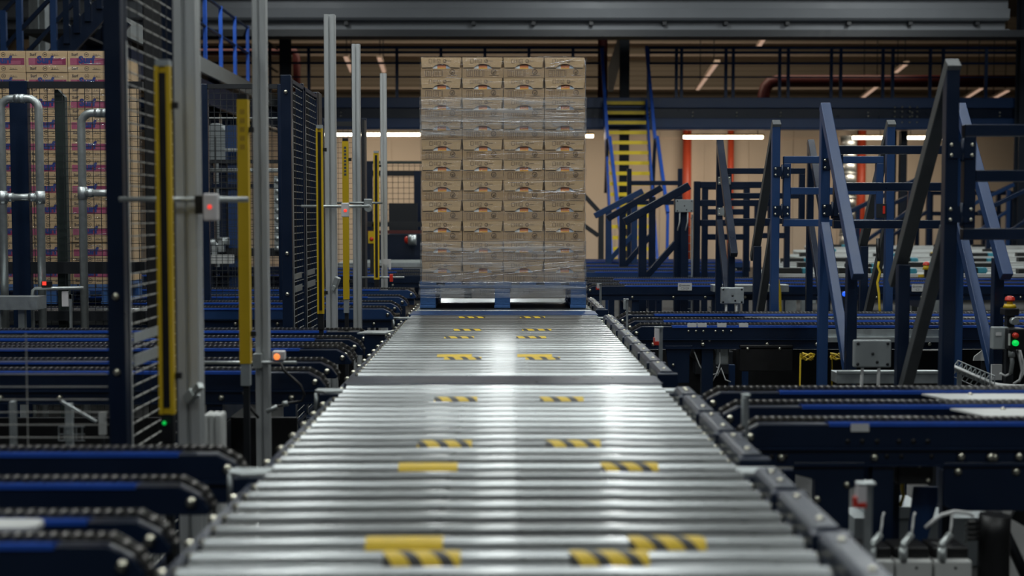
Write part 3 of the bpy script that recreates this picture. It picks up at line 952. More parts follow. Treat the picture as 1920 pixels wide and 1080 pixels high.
# ---- details of the near right unit
def add_near_front():
    y_ = Yz(779) - 0.03
    b = MB()
    for px in (1590, 1617, 1645, 1686, 1713, 1740):
        q = P(px, 828, y_); b.dome((q.x, y_ + 0.002, q.z), (0, -1, 0), 0.009, 0.004, 12)
    for px in (1447, 1474, 1637, 1663, 1690, 1747):
        q = P(px, 856, y_ - .004); b.dome((q.x, y_ - .004, q.z), (0, -1, 0), 0.008, 0.004, 12)
    part('hole_plug', b, 'black', RN)
    a, c = P(1595, 794, y_), P(1629, 809, y_)
    b = MB(); b.box(a.x, c.x, y_ - 0.004, y_ + 0.002, c.z, a.z); part('label_plate', b, 'white', RN, label='small white plate on the front beam')
    # hanging plates below the beam
    a, c = P(1487, 866, y_), P(1592, 905, y_)
    d = P(1526, 1045, y_)
    b = MB(); b.prism([(a.x, a.z), (c.x + 0.05, a.z), (c.x + 0.05, c.z), (c.x, c.z - 0.02), (c.x, d.z), (d.x, d.z), (d.x, c.z + .01), (a.x, c.z + .03)], 'y', y_ - 0.008, y_)
    pl = part('leg_plate', b, 'navy', RN, 0.003)
    b = MB()
    for px, py in ((1592, 908), (1537, 935)):
        q = P(px, py, y_); b.dome((q.x - 0.01, y_ - 0.008, q.z), (0, -1, 0), 0.012, 0.01, 10)
    part('bolt', b, 'bolt', pl)
    a, c = P(1768, 866, y_), P(1990, 957, y_)
    b = MB(); b.prism([(a.x, a.z), (c.x, a.z), (c.x, c.z), (a.x + 0.03, c.z), (a.x, c.z + 0.02)], 'y', y_ - 0.010, y_)
    pl = part('cover_plate', b, 'navy', RN, 0.003)
    b = MB()
    for px, py in ((1796, 884), (1905, 884), (1802, 856), (1857, 857), (1911, 856)):
        q = P(px, py, y_ - .01); b.dome((q.x, y_ - 0.010, q.z), (0, -1, 0), 0.014, 0.012, 12)
    part('bolt', b, 'bolt', pl)
    a, c = P(1690, 865, y_), P(1755, 912, y_)
    b = MB(); b.box(a.x, c.x, y_ + 0.03, y_ + 0.20, c.z, a.z); dr = part('drive_or_shade_box', b, 'black', RN, 0.004)
    b = MB(); q = P(1729, 877, y_); b.dome((q.x, y_ + 0.03, q.z), (0, -1, 0), 0.008, 0.008, 8); q = P(1745, 904, y_); b.dome((q.x, y_ + 0.03, q.z), (0, -1, 0), 0.008, 0.008, 8); part('screw', b, 'bolt', dr)
    # geared motor half hidden behind the plate
    q = P(1612, 868, y_ + 0.2)
    b = MB(); b.cyl((q.x, y_ + 0.12, q.z), (q.x, y_ + 0.45, q.z), 0.075, 24); b.cyl((q.x, y_ + 0.115, q.z), (q.x, y_ + 0.13, q.z), 0.08, 24)
    mo = part('motor', b, 'black', RN, label='round black motor')
    b = MB(); b.box(q.x + 0.1, q.x + 0.24, y_ + 0.15, y_ + 0.3, q.z - 0.045, q.z + 0.05); part('gearbox', b, 'zinc', mo)
    # slanted blue gusset and post behind
    b = MB(); a, c, d = P(1712, 912, y_ + .15), P(1757, 912, y_ + .15), P(1698, 1035, y_ + .15)
    e = P(1730, 1035, y_ + .15)
    b.prism([(a.x, a.z), (c.x, a.z), (c.x, a.z - 0.05), (e.x, e.z), (d.x, d.z)], 'y', y_ + 0.14, y_ + 0.15); part('gusset', b, 'blue', RN)
    b = MB(); a = P(1669, 890, y_ + .2); b.box(a.x, a.x + 0.035, y_ + 0.2, y_ + 0.24, 0, a.z); part('leg', b, 'navy', RN)
    # dark diagonal braces at the corner
    b = MB()
    a, c = P(1868, 962, y_ + .05), P(1925, 1085, y_ + .05); b.cyl((a.x, y_ + .05, a.z), (c.x, y_ + .05, c.z), 0.018, 10); part('brace', b, 'dark', RN)
    b = MB(); a, c = P(1900, 960, y_ + .2), P(1990, 1010, y_ + .2); b.bar((a.x, y_ + .2, a.z), (c.x, y_ + .2, c.z), 0.02, 0.05)
    part('brace', b, 'dark', RN)
    for px in (1777, 1480):
        b = MB(); a = P(px, 960, y_ + .35); b.box(a.x - .02, a.x + .02, y_ + .35, y_ + .39, 0, 0.5); part('leg', b, 'navy', RN)
    # grey slanted cover plates between the strands at the right
    ya, yb = Yz(748), Yz(722)
    for y0_, y1_, pxa, lab in ((ya + 0.05, yb - 0.05, 1775, 'rear'), (Yz(779) + 0.05, ya - 0.05, 1838, 'front')):
        q = P(pxa, 745, y0_)
        b = MB(); b.prism([(q.x, y1_), (q.x + 0.10, y0_), (4.55, y0_), (4.55, y1_)], 'z', 0.715, 0.722); cp = part('cover_sheet', b, 'lightgrey', RN, label='pale grey cover sheet between the chains')
        b = MB(); b.dome((q.x + 0.18, y1_ - 0.03, 0.722), (0, 0, 1), 0.01, 0.008, 8); b.dome((q.x + 0.5, y1_ - 0.03, 0.722), (0, 0, 1), 0.01, 0.008, 8); part('screw', b, 'bolt', cp)
add_near_front()
part('cable', MB().tube([P(x, y, 4.7) for x, y in ((1693, 890), (1693, 900), (1692, 915), (1694, 930), (1688, 950))], 0.006, 6), 'yellowcable', RN, label='yellow cable')

# ---- details of the middle right unit
def add_mid_front():
    y_ = Yz(604) - 0.03
    b = MB()
    for px in (1291, 1305, 1319, 1342, 1356, 1371, 1316, 1330):
        q = P(px, 621 if px not in (1316, 1330) else 638, y_); b.dome((q.x, y_ - (0 if px not in (1316, 1330) else .004), q.z), (0, -1, 0), 0.008, 0.005, 8)
    part('rivet', b, 'bolt', RM)
    for px in (1289, 1308, 1345, 1386, 1346, 1387):
        a, c = P(px, 606, y_ - .004), P(px + 17, 613.5, y_ - .004); b = MB(); b.box(a.x, c.x, y_ - 0.004, y_ - 0.0035 + .003, c.z, a.z)
        if px not in (1346, 1387): part('sticker', b, 'white', RM, label='small white sticker')
    a, c = P(1247, 648, y_), P(1292, 718, y_)
    b = MB(); b.prism([(a.x, a.z), (c.x + 0.02, a.z), (c.x, a.z - 0.06), (c.x, c.z), (a.x + 0.02, c.z), (a.x + .02, c.z + 0.1)], 'y', y_ - 0.008, y_); lp = part('leg_plate', b, 'navy', RM, 0.003)
    b = MB(); q = P(1262, 684, y_); b.dome((q.x, y_ - 0.008, q.z), (0, -1, 0), 0.010, 0.01, 10); part('bolt', b, 'bolt', lp)
    q = P(1318, 662, y_ + .1)
    b = MB(); b.cyl((q.x, y_ + 0.05, q.z), (q.x, y_ + 0.4, q.z), 0.066, 24); b.cyl((q.x, y_ + 0.045, q.z), (q.x, y_ + 0.06, q.z), 0.07, 24); b.cyl((q.x, y_ + 0.04, q.z), (q.x, y_ + 0.05, q.z), 0.02, 12)
    mo = part('motor', b, 'black', RM, label='round motor with a fan grille')
    b = MB(); b.box(q.x + 0.07, q.x + 0.16, y_ + 0.06, y_ + 0.3, q.z - 0.07, q.z + 0.05); part('gearbox', b, 'zinc', mo, 0.01)
    a, c = P(1386, 646, y_), P(1486, 696, y_)
    b = MB(); b.box(a.x, c.x, y_ - 0.02, y_ + 0.1, c.z, a.z); cb = part('control_cover', b, 'black', RM, 0.008, label='wide black cover box')
    b = MB()
    for px, py in ((1402, 654), (1462, 654)):
        q = P(px, py, y_ - .02); b.dome((q.x, y_ - 0.02, q.z), (0, -1, 0), 0.010, 0.008, 10)
    part('screw', b, 'bolt', cb)
    for px in (1373, 1398):
        a = P(px, 700, y_ + .3); b = MB(); b.box(a.x - .018, a.x + .018, y_ + .3, y_ + .34, 0, 0.45); part('leg', b, 'blue', RM)
    # white control wiring hanging below
    for pts in (((1300, 655), (1312, 686), (1326, 705), (1345, 700), (1350, 680), (1349, 650)), ((1345, 705), (1352, 690), (1360, 712), (1370, 716)), ((1335, 716), (1342, 704), (1347, 690), (1343, 688))):
        b = MB(); b.tube([P(px, py, y_ + 0.02) for px, py in pts], 0.005, 6); part('cable', b, 'cream', RM)
    # bright tray below the strands
    a, c = P(1545, 618, y_ - 0.08), P(1765, 641, y_ - 0.08)
    b = MB(); b.box(a.x, c.x, y_ - 0.10, y_ - 0.05, c.z, c.z + 0.03); b.box(a.x, c.x, y_ - 0.055, y_ - 0.05, c.z, a.z); tr = part('tray', b, 'zinc', RM, label='bright zinc tray along the front beam')
    for pa, pb, pt_, lab in ((1560, 1765, 0.745, ''),):
        ya, yb = Yz(604), Yz(594)
        q, q2 = P(1449, 600, ya), P(1545, 600, ya)
        b = MB(); b.prism([(q.x, yb - 0.05), (q.x + 0.05, ya + 0.05), (5.0, ya + 0.05), (5.0, yb - 0.05)], 'z', 0.70, 0.712); part('cover_sheet', b, 'lightgrey', RM, label='pale sheet between the blue strips')
        ya, yb = Yz(594), Yz(583)
        q = P(1420, 590, ya)
        b = MB(); b.prism([(q.x, yb - 0.05), (q.x + 0.05, ya + 0.05), (4.4, ya + 0.05), (4.4, yb - 0.05)], 'z', 0.70, 0.712); part('cover_sheet', b, 'lightgrey', RM, label='pale sheet between the blue strips')
add_mid_front()

a, c_ = P(1336, 534, 12.75), P(1478, 547, 12.75)
part('tray', MB().box(a.x, c_.x, 12.72, 12.88, c_.z, a.z), 'zinc', RF, 0.004, label='pale zinc tray on the front side')
# ---- code plates on the rear right unit
def code_plate(px0, px1, py0, py1, label, code):
    y_ = Yz(531) - 0.03
    a, c = P(px0, py0, y_), P(px1, py1, y_)
    b = MB(); b.box(a.x, c.x, y_ - 0.009, y_ - 0.0065, c.z, a.z)
    pl = part('code_plate', b, 'white', RF, label=label)
    w, h = c.x - a.x, a.z - c.z
    b = MB(); b.ring((a.x + w * 0.17, c.z + h * 0.66), h * 0.08, h * 0.14, y_ - 0.0095)
    for k in range(7):
        x_ = a.x + w * (0.29 + 0.085 * k); b.box(x_, x_ + w * 0.062, y_ - 0.0096, y_ - 0.009, c.z + h * 0.58, c.z + h * (0.72 if k % 3 else 0.70))
    part('emblem', b, 'ledger', pl)
    if code: text(code, h * 0.42, 'ledger', pl, ((a.x + c.x) / 2, y_ - 0.0095, c.z + h * 0.25))
code_plate(1271, 1297, 530.5, 544.5, 'white plate reading C3129', 'C3129')
code_plate(1709, 1731, 533, 546.5, 'white plate half hidden by a brace', 'C3128'[:1] + '3')

# ================================================================ loaded pallet on the main line
PY = 9.50
px0, px1 = P(787, 550, PY).x, P(1099, 550, PY).x
ZP = RZ
def make_pallet(x0, x1, y0, y1, z0, label, h=0.185):
    t = thing('pallet', label, 'pallet', ((x0 + x1) / 2, y0, z0))
    zb = z0 + 0.022; zt = z0 + h - 0.045
    w = x1 - x0
    for i, u in enumerate((0.0, 0.448, 0.905)):
        for yy in (y0 + 0.005, (y0 + y1) / 2 - 0.05, y1 - 0.105):
            b = MB(); b.box(x0 + u * w + 0.003, x0 + (u + 0.095) * w, yy, yy + 0.1, zb, zt); part('block', b, 'pallet', t, 0.004)
    for u, ww in ((0.0, 0.095), (0.448, 0.095), (0.905, 0.095)):
        b = MB(); b.box(x0 + u * w, x0 + (u + ww) * w, y0, y1, z0, zb); part('runner', b, 'pallet', t, 0.003)
    for yy in (y0, (y0 + y1) / 2 - 0.06, y1 - 0.12):
        b = MB(); b.box(x0, x1, yy, yy + 0.12, zt, zt + 0.02); part('stringer_board', b, 'pallet', t, 0.003)
    n = 7
    for i in range(n):
        a = x0 + i * (w - 0.12) / (n - 1); b = MB(); b.box(a, a + 0.12, y0, y1, zt + 0.02, z0 + h); part('deck_board', b, 'pallet', t, 0.003)
    return t
ZT = ZP + 0.19
make_pallet(px0, px1, PY, PY + 0.82, ZP + 0.002, 'blue wooden pallet under the tall brown carton stack', 0.187)

BW = (P(1097.5, 300, PY).x - P(789.5, 300, PY).x) / 4
NL = 11
BH = (P(945, 107, PY).z - ZT) / NL
BX = P(789.5, 300, PY).x
BD = 0.80
W_, H_ = BW - 0.004, BH - 0.0025


def carton(t):
    """one tray carton, its base corner at the thing's origin; opening with the printed pouch inside"""
    x0, z0 = t.location.x, t.location.z; y0 = t.location.y
    X = lambda u: x0 + (u - 0.5) * W_
    Z = lambda v: z0 + (1 - v) * H_
    # front panel with the half-round hand hole
    hole = [(0.29, 0.55)] + [(0.505 - 0.215 * math.cos(a), 0.55 - 0.235 * math.sin(a)) for a in [math.pi * k / 12 for k in range(1, 12)]] + [(0.72, 0.55)]
    b = MB()
    yb = y0 + 0.006
    # lower panel
    b.prism([(X(0), Z(1)), (X(1), Z(1)), (X(1), Z(0.55)), (X(0), Z(0.55))], 'y', y0, y0 + 0.004)
    # panel round the opening: left, right, above
    left = [(X(0), Z(0.55)), (X(0.29), Z(0.55)), (X(0.29), Z(0.5)), (X(0), Z(0.5))]
    b.prism(left, 'y', y0, y0 + 0.004)
    b.prism([(X(0.72), Z(0.55)), (X(1), Z(0.55)), (X(1), Z(0.5)), (X(0.72), Z(0.5))], 'y', y0, y0 + 0.004)
    # body behind
    b.box(X(0), X(1), y0 + 0.03, y0 + BD, Z(1), Z(0.02))
    for u in (0, 1):
        b.box(X(u) - (0 if u == 0 else 0.004), X(u) + (0.004 if u == 0 else 0), y0 + 0.004, y0 + 0.03, Z(1), Z(0.5))
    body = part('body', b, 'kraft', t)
    # lid flap: slightly proud, tapered sides
    b = MB()
    outl = [(X(0.025), Z(0.5))] + [(X(u), Z(v)) for u, v in hole if v < 0.5] + [(X(0.955), Z(0.5)), (X(0.985), Z(0.0)), (X(0.0), Z(0.0))]
    hu = [(u, v) for u, v in hole if v < 0.5]
    # strips between the opening's arc and the top edge
    cols = [(0.025, 0.5)] + hu + [(0.955, 0.5)]
    tops = [0.0] + [u for u, v in hu] + [0.985]
    for k in range(len(cols) - 1):
        (u0, v0), (u1, v1) = cols[k], cols[k + 1]
        if k == 0: v1 = v1; 
        quad = [(X(u0), Z(v0)), (X(u1), Z(v1)), (X(tops[k + 1]), Z(0.0)), (X(tops[k]), Z(0.0))]
        b.prism(quad, 'y', y0 - 0.003, y0 + 0.003)
    b.box(X(0.0), X(0.985), y0, y0 + 0.03, Z(0.03), Z(0.0))
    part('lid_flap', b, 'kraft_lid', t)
    # dark strip painted for the shade in the slot below the flap
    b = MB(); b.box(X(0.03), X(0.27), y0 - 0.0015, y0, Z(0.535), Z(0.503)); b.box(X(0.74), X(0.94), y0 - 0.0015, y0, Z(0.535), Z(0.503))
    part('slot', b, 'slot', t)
    # pouch seen through the opening: curved, banded print
    b = MB()
    segs = [(0.28, 0.40, 0), (0.40, 0.52, 1), (0.52, 0.615, 2), (0.615, 0.73, 3)]
    for u0, u1, mi in segs:
        for h0, h1, o0, o1 in ((0.56, 0.50, 0.003, 0.0035), (0.50, 0.43, 0.0035, 0.006), (0.43, 0.33, 0.006, 0.014)):
            b.mi = mi if not (mi == 2 and h1 < 0.45) else 1
            if mi == 1 and h0 > 0.5: b.mi = 2
            b.quad((X(u0), y0 + o0, Z(h0)), (X(u1), y0 + o0, Z(h0)), (X(u1), y0 + o1, Z(h1)), (X(u0), y0 + o1, Z(h1)))
    part('pouch', b, ['pouch_white', 'pouch_red', 'pouch_yellow', 'pouch_blue'], t)
    # print: boxes, bars and the round mark
    b = MB()
    yp = y0 - 0.0012
    def bars(us, v0, v1, yy, lw=0.0024):
        for u in us: b.box(X(u) - lw / 2, X(u) + lw / 2, yy, yy + 0.0006, Z(v1), Z(v0))
    def frame(u0, u1, v0, v1, yy, lw=0.0022):
        bars((u0, u1), v0, v1, yy, lw)
        for v in (v0, v1): b.box(X(u0), X(u1), yy, yy + 0.0006, Z(v) - lw / 2, Z(v) + lw / 2)
    yl = y0 - 0.0042
    frame(0.20, 0.27, 0.09, 0.28, yl); bars((0.31, 0.335, 0.37), 0.09, 0.27, yl); frame(0.40, 0.47, 0.09, 0.28, yl); bars((0.435,), 0.18, 0.27, yl)
    c = (X(0.585), Z(0.18)); b.ring(c, 0.0095, 0.0125, yl); b.bar((c[0] - 0.006, yl, c[1] - 0.007), (c[0] + 0.007, yl, c[1] + 0.007), 0.0008, 0.006, (0, 1, 0))
    b.box(X(0.645), X(0.75), yl, yl + 0.0006, Z(0.185), Z(0.165))
    frame(0.11, 0.25, 0.62, 0.94, yp); bars((0.16, 0.20), 0.66, 0.92, yp); frame(0.30, 0.50, 0.62, 0.94, yp); bars((0.35, 0.39, 0.43), 0.66, 0.90, yp); bars((0.53,), 0.62, 0.94, yp)
    c = (X(0.77), Z(0.72)); b.ring(c, 0.0155, 0.019, yp); b.bar((c[0] - 0.008, yp, c[1] - 0.010), (c[0] + 0.010, yp, c[1] + 0.010), 0.0008, 0.011, (0, 1, 0)); b.bar((c[0] - 0.009, yp, c[1] + 0.004), (c[0] + 0.006, yp, c[1] - 0.004), 0.0008, 0.006, (0, 1, 0))
    b.box(X(0.66), X(0.90), yp, yp + 0.0006, Z(0.895), Z(0.88))
    part('print', b, 'ink', t)


ORD = ['top', 'second', 'third', 'fourth', 'fifth', 'sixth', 'seventh', 'eighth', 'ninth', 'tenth', 'bottom']
CPOS = ['leftmost', 'second from left', 'third from left', 'rightmost']
proto = None
for r in range(NL):
    for c in range(4):
        loc = Vector((BX + (c + 0.5) * BW + random.uniform(-.0012, .0012), PY + random.uniform(0.004, 0.012), ZT + (NL - 1 - r) * BH))
        lay = '%s layer' % ORD[r]
        lab = 'brown carton with striped hand hole, %s, %s of the central stack' % (CPOS[c], lay)
        if proto is None:
            proto = thing('carton', lab, 'carton', loc, 'brown cartons stacked on the central pallet')
            carton(proto); note_children(proto)
        else:
            o = dup(proto, loc, lab)
            o.rotation_euler = (0, 0, R(random.uniform(-0.08, 0.08)))

# stretch film round the stack
def wrap(x0, x1, y0, y1, z0, z1, nx=40, nz=60, amp=0.006, seed=1, top=False, holes=None):
    """closed wrap of film, gently waved; returns a mesh builder"""
    rnd = random.Random(seed)
    b = MB()
    ph = [(rnd.uniform(0, 6), rnd.uniform(3, 14), rnd.uniform(-4, 4)) for _ in range(5)]
    per = []
    for i in range(nx + 1): per.append((x0 + (x1 - x0) * i / nx, y0, 0, -1))
    ny = max(6, nx // 3)
    for i in range(1, ny + 1): per.append((x1, y0 + (y1 - y0) * i / ny, 1, 0))
    for i in range(1, nx + 1): per.append((x1 - (x1 - x0) * i / nx, y1, 0, 1))
    for i in range(1, ny): per.append((x0, y1 - (y1 - y0) * i / ny, -1, 0))
    n = len(per)
    vs = []
    for k in range(nz + 1):
        z_ = z0 + (z1 - z0) * k / nz
        for i, (x_, y_, ax, ay) in enumerate(per):
            o = sum(math.sin(p + f * z_ * 3 + g * (x_ + y_) * 1.5) for p, f, g in ph) / 5 * amp
            vs.append((x_ + ax * (amp + o), y_ + ay * (amp + o), z_))
    fs = []
    for k in range(nz):
        for i in range(n):
            fs.append((k * n + i, k * n + (i + 1) % n, (k + 1) * n + (i + 1) % n, (k + 1) * n + i))
    b._add(vs, fs, True)
    return b

sf = thing('stretch_film', 'clear stretch film wrapped round the brown carton stack and pallet top', 'film', (P(943, 300, PY).x, PY, ZP + 0.07))
FX0, FX1 = BX - 0.004, BX + 4 * BW + 0.004
part('film_sheet', wrap(FX0, FX1, PY - 0.008, PY + BD + 0.02, ZT, ZT + NL * BH + 0.004, 60, 90, 0.005, 3), 'film', sf)
for z0, z1, mm, lab, sd in ((P(945, 256, PY).z, P(945, 182, PY).z, 'film_dense', 'milky doubled film across the third and fourth layers', 5), (ZT + 0.002, P(945, 452, PY).z, 'film_dense', 'milky doubled film over the two lowest layers', 8),
                             (P(945, 230, PY).z, P(945, 224, PY).z, 'film_patch', 'rolled white edge of the film', 2)):
    part('film_band', wrap(FX0 - 0.003, FX1 + 0.003, PY - 0.014, PY + BD + 0.024, z0, z1, 50, 14, 0.005, sd), mm, sf, label=lab)
part('film_skirt', wrap(px0 - 0.004, px1 + 0.004, PY - 0.012, PY + 0.83, P(945, 558, PY).z, ZT + 0.004, 50, 10, 0.006, 12), 'film_dense', sf, label='film pulled over the pallet edge')
for a0, a1 in ((825, 925), (959, 1056)):
    q0, q1 = P(a0, 557, PY), P(a1, 533, PY)
    b = MB()
    n = 12
    vs = []
    for k in range(5):
        for i in range(n + 1):
            vs.append((q0.x + (q1.x - q0.x) * i / n, PY - 0.024 + 0.003 * math.sin(i * 1.7 + k), q0.z + (q1.z - q0.z) * k / 4))
    b._add(vs, [(k * (n + 1) + i, k * (n + 1) + i + 1, (k + 1) * (n + 1) + i + 1, (k + 1) * (n + 1) + i) for k in range(4) for i in range(n)], True)
    part('film_patch', b, 'film_patch', sf, label='white stretched film over a pallet opening')

# pulled folds, their film whitened to stand for bright glints
rf = random.Random(11)
for (xa_, ya_), (xb_, yb_), r_ in (((790, 227), (1097, 229), .0045), ((985, 362), (1097, 358), .004), ((1010, 357), (1097, 363), .003), ((950, 384), (1097, 352), .002), ((805, 521), (1097, 487), .003), ((860, 524), (1097, 497), .0035),
                          ((800, 474), (1090, 470), .002), ((800, 320), (1097, 316), .002), ((880, 290), (1097, 287), .0018), ((948, 343), (1097, 338), .002), ((955, 268), (1090, 262), .0016), ((792, 530), (1097, 529), .004), ((1030, 120), (1075, 112), .004), ((1022, 128), (1060, 117), .003), ((800, 206), (850, 200), .0025), ((835, 145), (870, 147), .002)):
    n = 14
    pts = []
    for i in range(n + 1):
        t_ = i / n; q = P(xa_ + (xb_ - xa_) * t_, ya_ + (yb_ - ya_) * t_ + rf.uniform(-.7, .7), PY - 0.021 + rf.uniform(-.001, .001)); pts.append(q)
    part('film_glint_fold', MB().tube(pts, r_ * .6, 6), 'fold', sf)
pts = [P(1097 + rf.uniform(-1.2, 1.2), 112 + 14 * i, PY - 0.016) for i in range(30)]
part('film_glint_fold', MB().tube(pts, .002, 6), 'fold', sf)

# ================================================================ pink-banded load on the left
SY = 9.95
SX1 = P(207, 300, SY).x
SW = 77.0 / FPX * SY
SZ0 = 0.75 + 0.15
SH = (P(120, 95, SY).z - SZ0) / 11
make_pallet(SX1 - 3 * SW, SX1, SY, SY + 0.82, 0.75, 'blue pallet under the pink-banded cartons', 0.148)


def band_carton(t):
    x0, y0, z0 = t.location
    w, h = SW - 0.004, SH - 0.002
    X = lambda u: x0 + (u - 0.5) * w
    Z = lambda v: z0 + (1 - v) * h
    b = MB(); b.box(X(0), X(1), y0, y0 + 0.8, Z(1), Z(0)); part('body', b, 'kraft_lid', t, 0.002)
    b = MB(); b.mi = 0; b.box(X(0.06), X(0.97), y0 - 0.0008, y0 + 0.0, Z(0.66), Z(0.34)); b.mi = 1
    b.box(X(0.06), X(0.22), y0 - 0.0012, y0 - 0.0008, Z(0.66), Z(0.34)); b.box(X(0.60), X(0.88), y0 - 0.0012, y0 - 0.0008, Z(0.63), Z(0.46))
    part('band', b, ['magenta', 'pink'], t)
    text('Surf', h * 0.46, 'sblue', t, (X(0.46), y0 - 0.0016, Z(0.43)), 'lettering', bold=0.004)
    b = MB()
    for v in (0.17, 0.83):
        c = (X(0.46), Z(v)); b.ring(c, h * 0.085, h * 0.105, y0 - 0.001)
        b.box(c[0] - h * .05, c[0] + h * .05, y0 - 0.001, y0 - .0004, c[1] - .003, c[1] + .003)
        b.box(X(0.60), X(0.80), y0 - 0.0008, y0 - .0002, Z(v) - h * .06, Z(v) - h * .045)
    part('print', b, 'slot', t)
    for v in (0.17, 0.83):
        text('Surf', h * 0.18, 'ink', t, (X(0.17), y0 - 0.0012, Z(v)), 'small_lettering', bold=0.001)
        text('3 in 1', h * 0.13, 'ink', t, (X(0.70), y0 - 0.0012, Z(v)), 'small_lettering')

bp = None
for r in range(11):
    for c in range(3):
        loc = Vector((SX1 - (3 - c - 0.5) * SW, SY + random.uniform(0.002, 0.01), SZ0 + (10 - r) * SH))
        lab = 'pink-banded detergent carton, %s column, %s layer of the left load' % (('left', 'middle', 'right')[c], ORD[r])
        if bp is None:
            bp = thing('detergent_carton', lab, 'carton', loc, 'pink-banded cartons stacked on the left pallet')
            band_carton(bp); note_children(bp)
        else:
            dup(bp, loc, lab)
sf2 = thing('stretch_film', 'clear stretch film wrapped round the pink-banded cartons', 'film', (SX1 - 1.5 * SW, SY, SZ0))
part('film_sheet', wrap(SX1 - 3 * SW - .004, SX1 + .004, SY - 0.008, SY + 0.83, SZ0 - 0.06, SZ0 + 11 * SH + .003, 60, 70, 0.007, 21), 'film', sf2)
rf = random.Random(23)
for k in range(26):  # random folds, whitened to stand for glints on the left film
    x_ = rf.choice((rf.uniform(140, 203), rf.uniform(140, 203), rf.uniform(0, 140))); y_ = rf.uniform(97, 480); L = rf.uniform(10, 55)
    pts = [P(min(204, x_ + L * i / 6), y_ + rf.uniform(-1, 1) - i * .3, SY - 0.024) for i in range(7)]
    part('film_glint_fold', MB().tube(pts, rf.uniform(.0012, .0028), 6), 'fold', sf2)

# ================================================================ aluminium posts on the left
def profile_post(px, py_top, Y, w, label, zb=0.0, top_vis=True, X=None):
    q = P(px, 400, Y); x_ = q.x
    zt = P(px, py_top, Y).z
    t = thing('aluminium_post', label, 'post', (x_, Y, zb), 'aluminium profile posts beside the main line')
    h = w / 2; s = w * 0.10; d = w * 0.22; c = w * 0.06
    half = [(-h, -h + c), (-h + c, -h), (-s, -h), (-s, -h + d), (s, -h + d), (s, -h), (h - c, -h), (h, -h + c)]
    poly = []
    for k in range(4):
        ca, sa = math.cos(k * math.pi / 2), math.sin(k * math.pi / 2)
        for (u, v) in half[1:]:
            poly.append((u * ca - v * sa, u * sa + v * ca))
    b = MB(); b.prism([(x_ + u, Y + v) for u, v in poly], 'z', zb + 0.02, zt)
    pr = part('profile', b, 'alu', t)
    b = MB(); b.box(x_ - w * .9, x_ + w * .9, Y - w * .9, Y + w * .9, zb, zb + 0.02)
    for sx in (-1, 1):
        b.dome((x_ + sx * w * .7, Y - w * .6, zb + .02), (0, 0, 1), 0.012, 0.012, 8)
    part('foot_plate', b, 'zinc', t)
    return t, x_, zt

PA, xa, _ = profile_post(354, -60, 4.44, 0.074, 'thickest aluminium post, tall and blurred, beside the nearest yellow light column')
PB, xb, _ = profile_post(490.5, -60, 5.77, 0.058, 'tall blurred aluminium post right of the second yellow light column')
PC, xc_, _ = profile_post(621, 28, 8.12, 0.066, 'sharp aluminium post, tallest with a visible top, right of the mesh fence')
PD, xd, _ = profile_post(669.5, 83, 9.5, 0.058, 'middle-height aluminium post behind the plain yellow light column')
PE, xe_, _ = profile_post(720, 138, 12.82, 0.060, 'shortest aluminium post, closest to the carton stack')


def rod_sensor(root, px0, px1, py, Y, r=0.008, name='rod'):
    a, c = P(px0, py, Y), P(px1, py, Y)
    b = MB(); b.cyl((a.x, Y, a.z), (c.x, Y, c.z), r, 10)
    return part(name, b, 'hoop', root)

# rod and reflector on the near post
rd = rod_sensor(PA, 224, 466, 374, 4.36, 0.009)
a, c = P(385, 363, 4.33), P(411, 414, 4.33)
s = part('photo_sensor', MB().box(a.x, c.x, 4.29, 4.34, c.z, a.z), 'clearplastic', PA, 0.006, label='frosted sensor housing with a red light')
q = P(393, 388, 4.29); part('signal_light', MB().dome((q.x, 4.29, q.z), (0, -1, 0), 0.007, 0.004, 12), 'led_red', s, label='small red light')
q = P(376, 384, 4.36); part('bracket', MB().box(q.x - .014, q.x + .014, 4.34, 4.42, q.z - 0.03, q.z + 0.03), 'dark', PA)
q0, q1, q2 = P(352, 750, 4.39), P(365, 735, 4.37), P(376, 722, 4.35)
part('clamp', MB().bar(q0, q1, 0.03, 0.03).bar(q1, q2, 0.02, 0.02), 'hoop', PA)

# low rod with orange sensor on the second post
rod_sensor(PB, 370, 556, 680, 5.72, 0.008)
q = P(523, 667, 5.72); s = part('photo_sensor', MB().box(q.x - 0.028, q.x + 0.028, 5.70, 5.74, q.z - 0.018, q.z + 0.022), 'clearplastic', PB, 0.006)
q = P(519, 669, 5.70); part('signal_light', MB().dome((q.x, 5.70, q.z), (0, -1, 0), 0.014, 0.006, 12), 'led_orange', s, label='glowing orange light')
q = P(484, 676, 5.72); part('clamp', MB().box(q.x - .018, q.x + .018, 5.69, 5.76, q.z - 0.03, q.z + 0.03), 'hoop', PB)
part('cable', MB().tube([P(x, y, 5.6) for x, y in ((527, 682), (532, 695), (548, 708), (563, 722), (571, 740), (566, 752), (545, 755), (520, 762), (500, 770))], 0.0055, 6), 'blackcable', PB)
part('cable_plug', MB().tube([P(x, y, 5.6) for x, y in ((540, 756), (530, 758))], 0.012, 8).tube([P(x, y, 5.6) for x, y in ((520, 762), (500, 772))], 0.010, 8), 'hoop', PB)
part('cable', MB().tube([P(x, y, 5.5) for x, y in ((456, 735), (462, 755), (475, 772), (485, 784))], 0.006, 6), 'blackcable', PB)

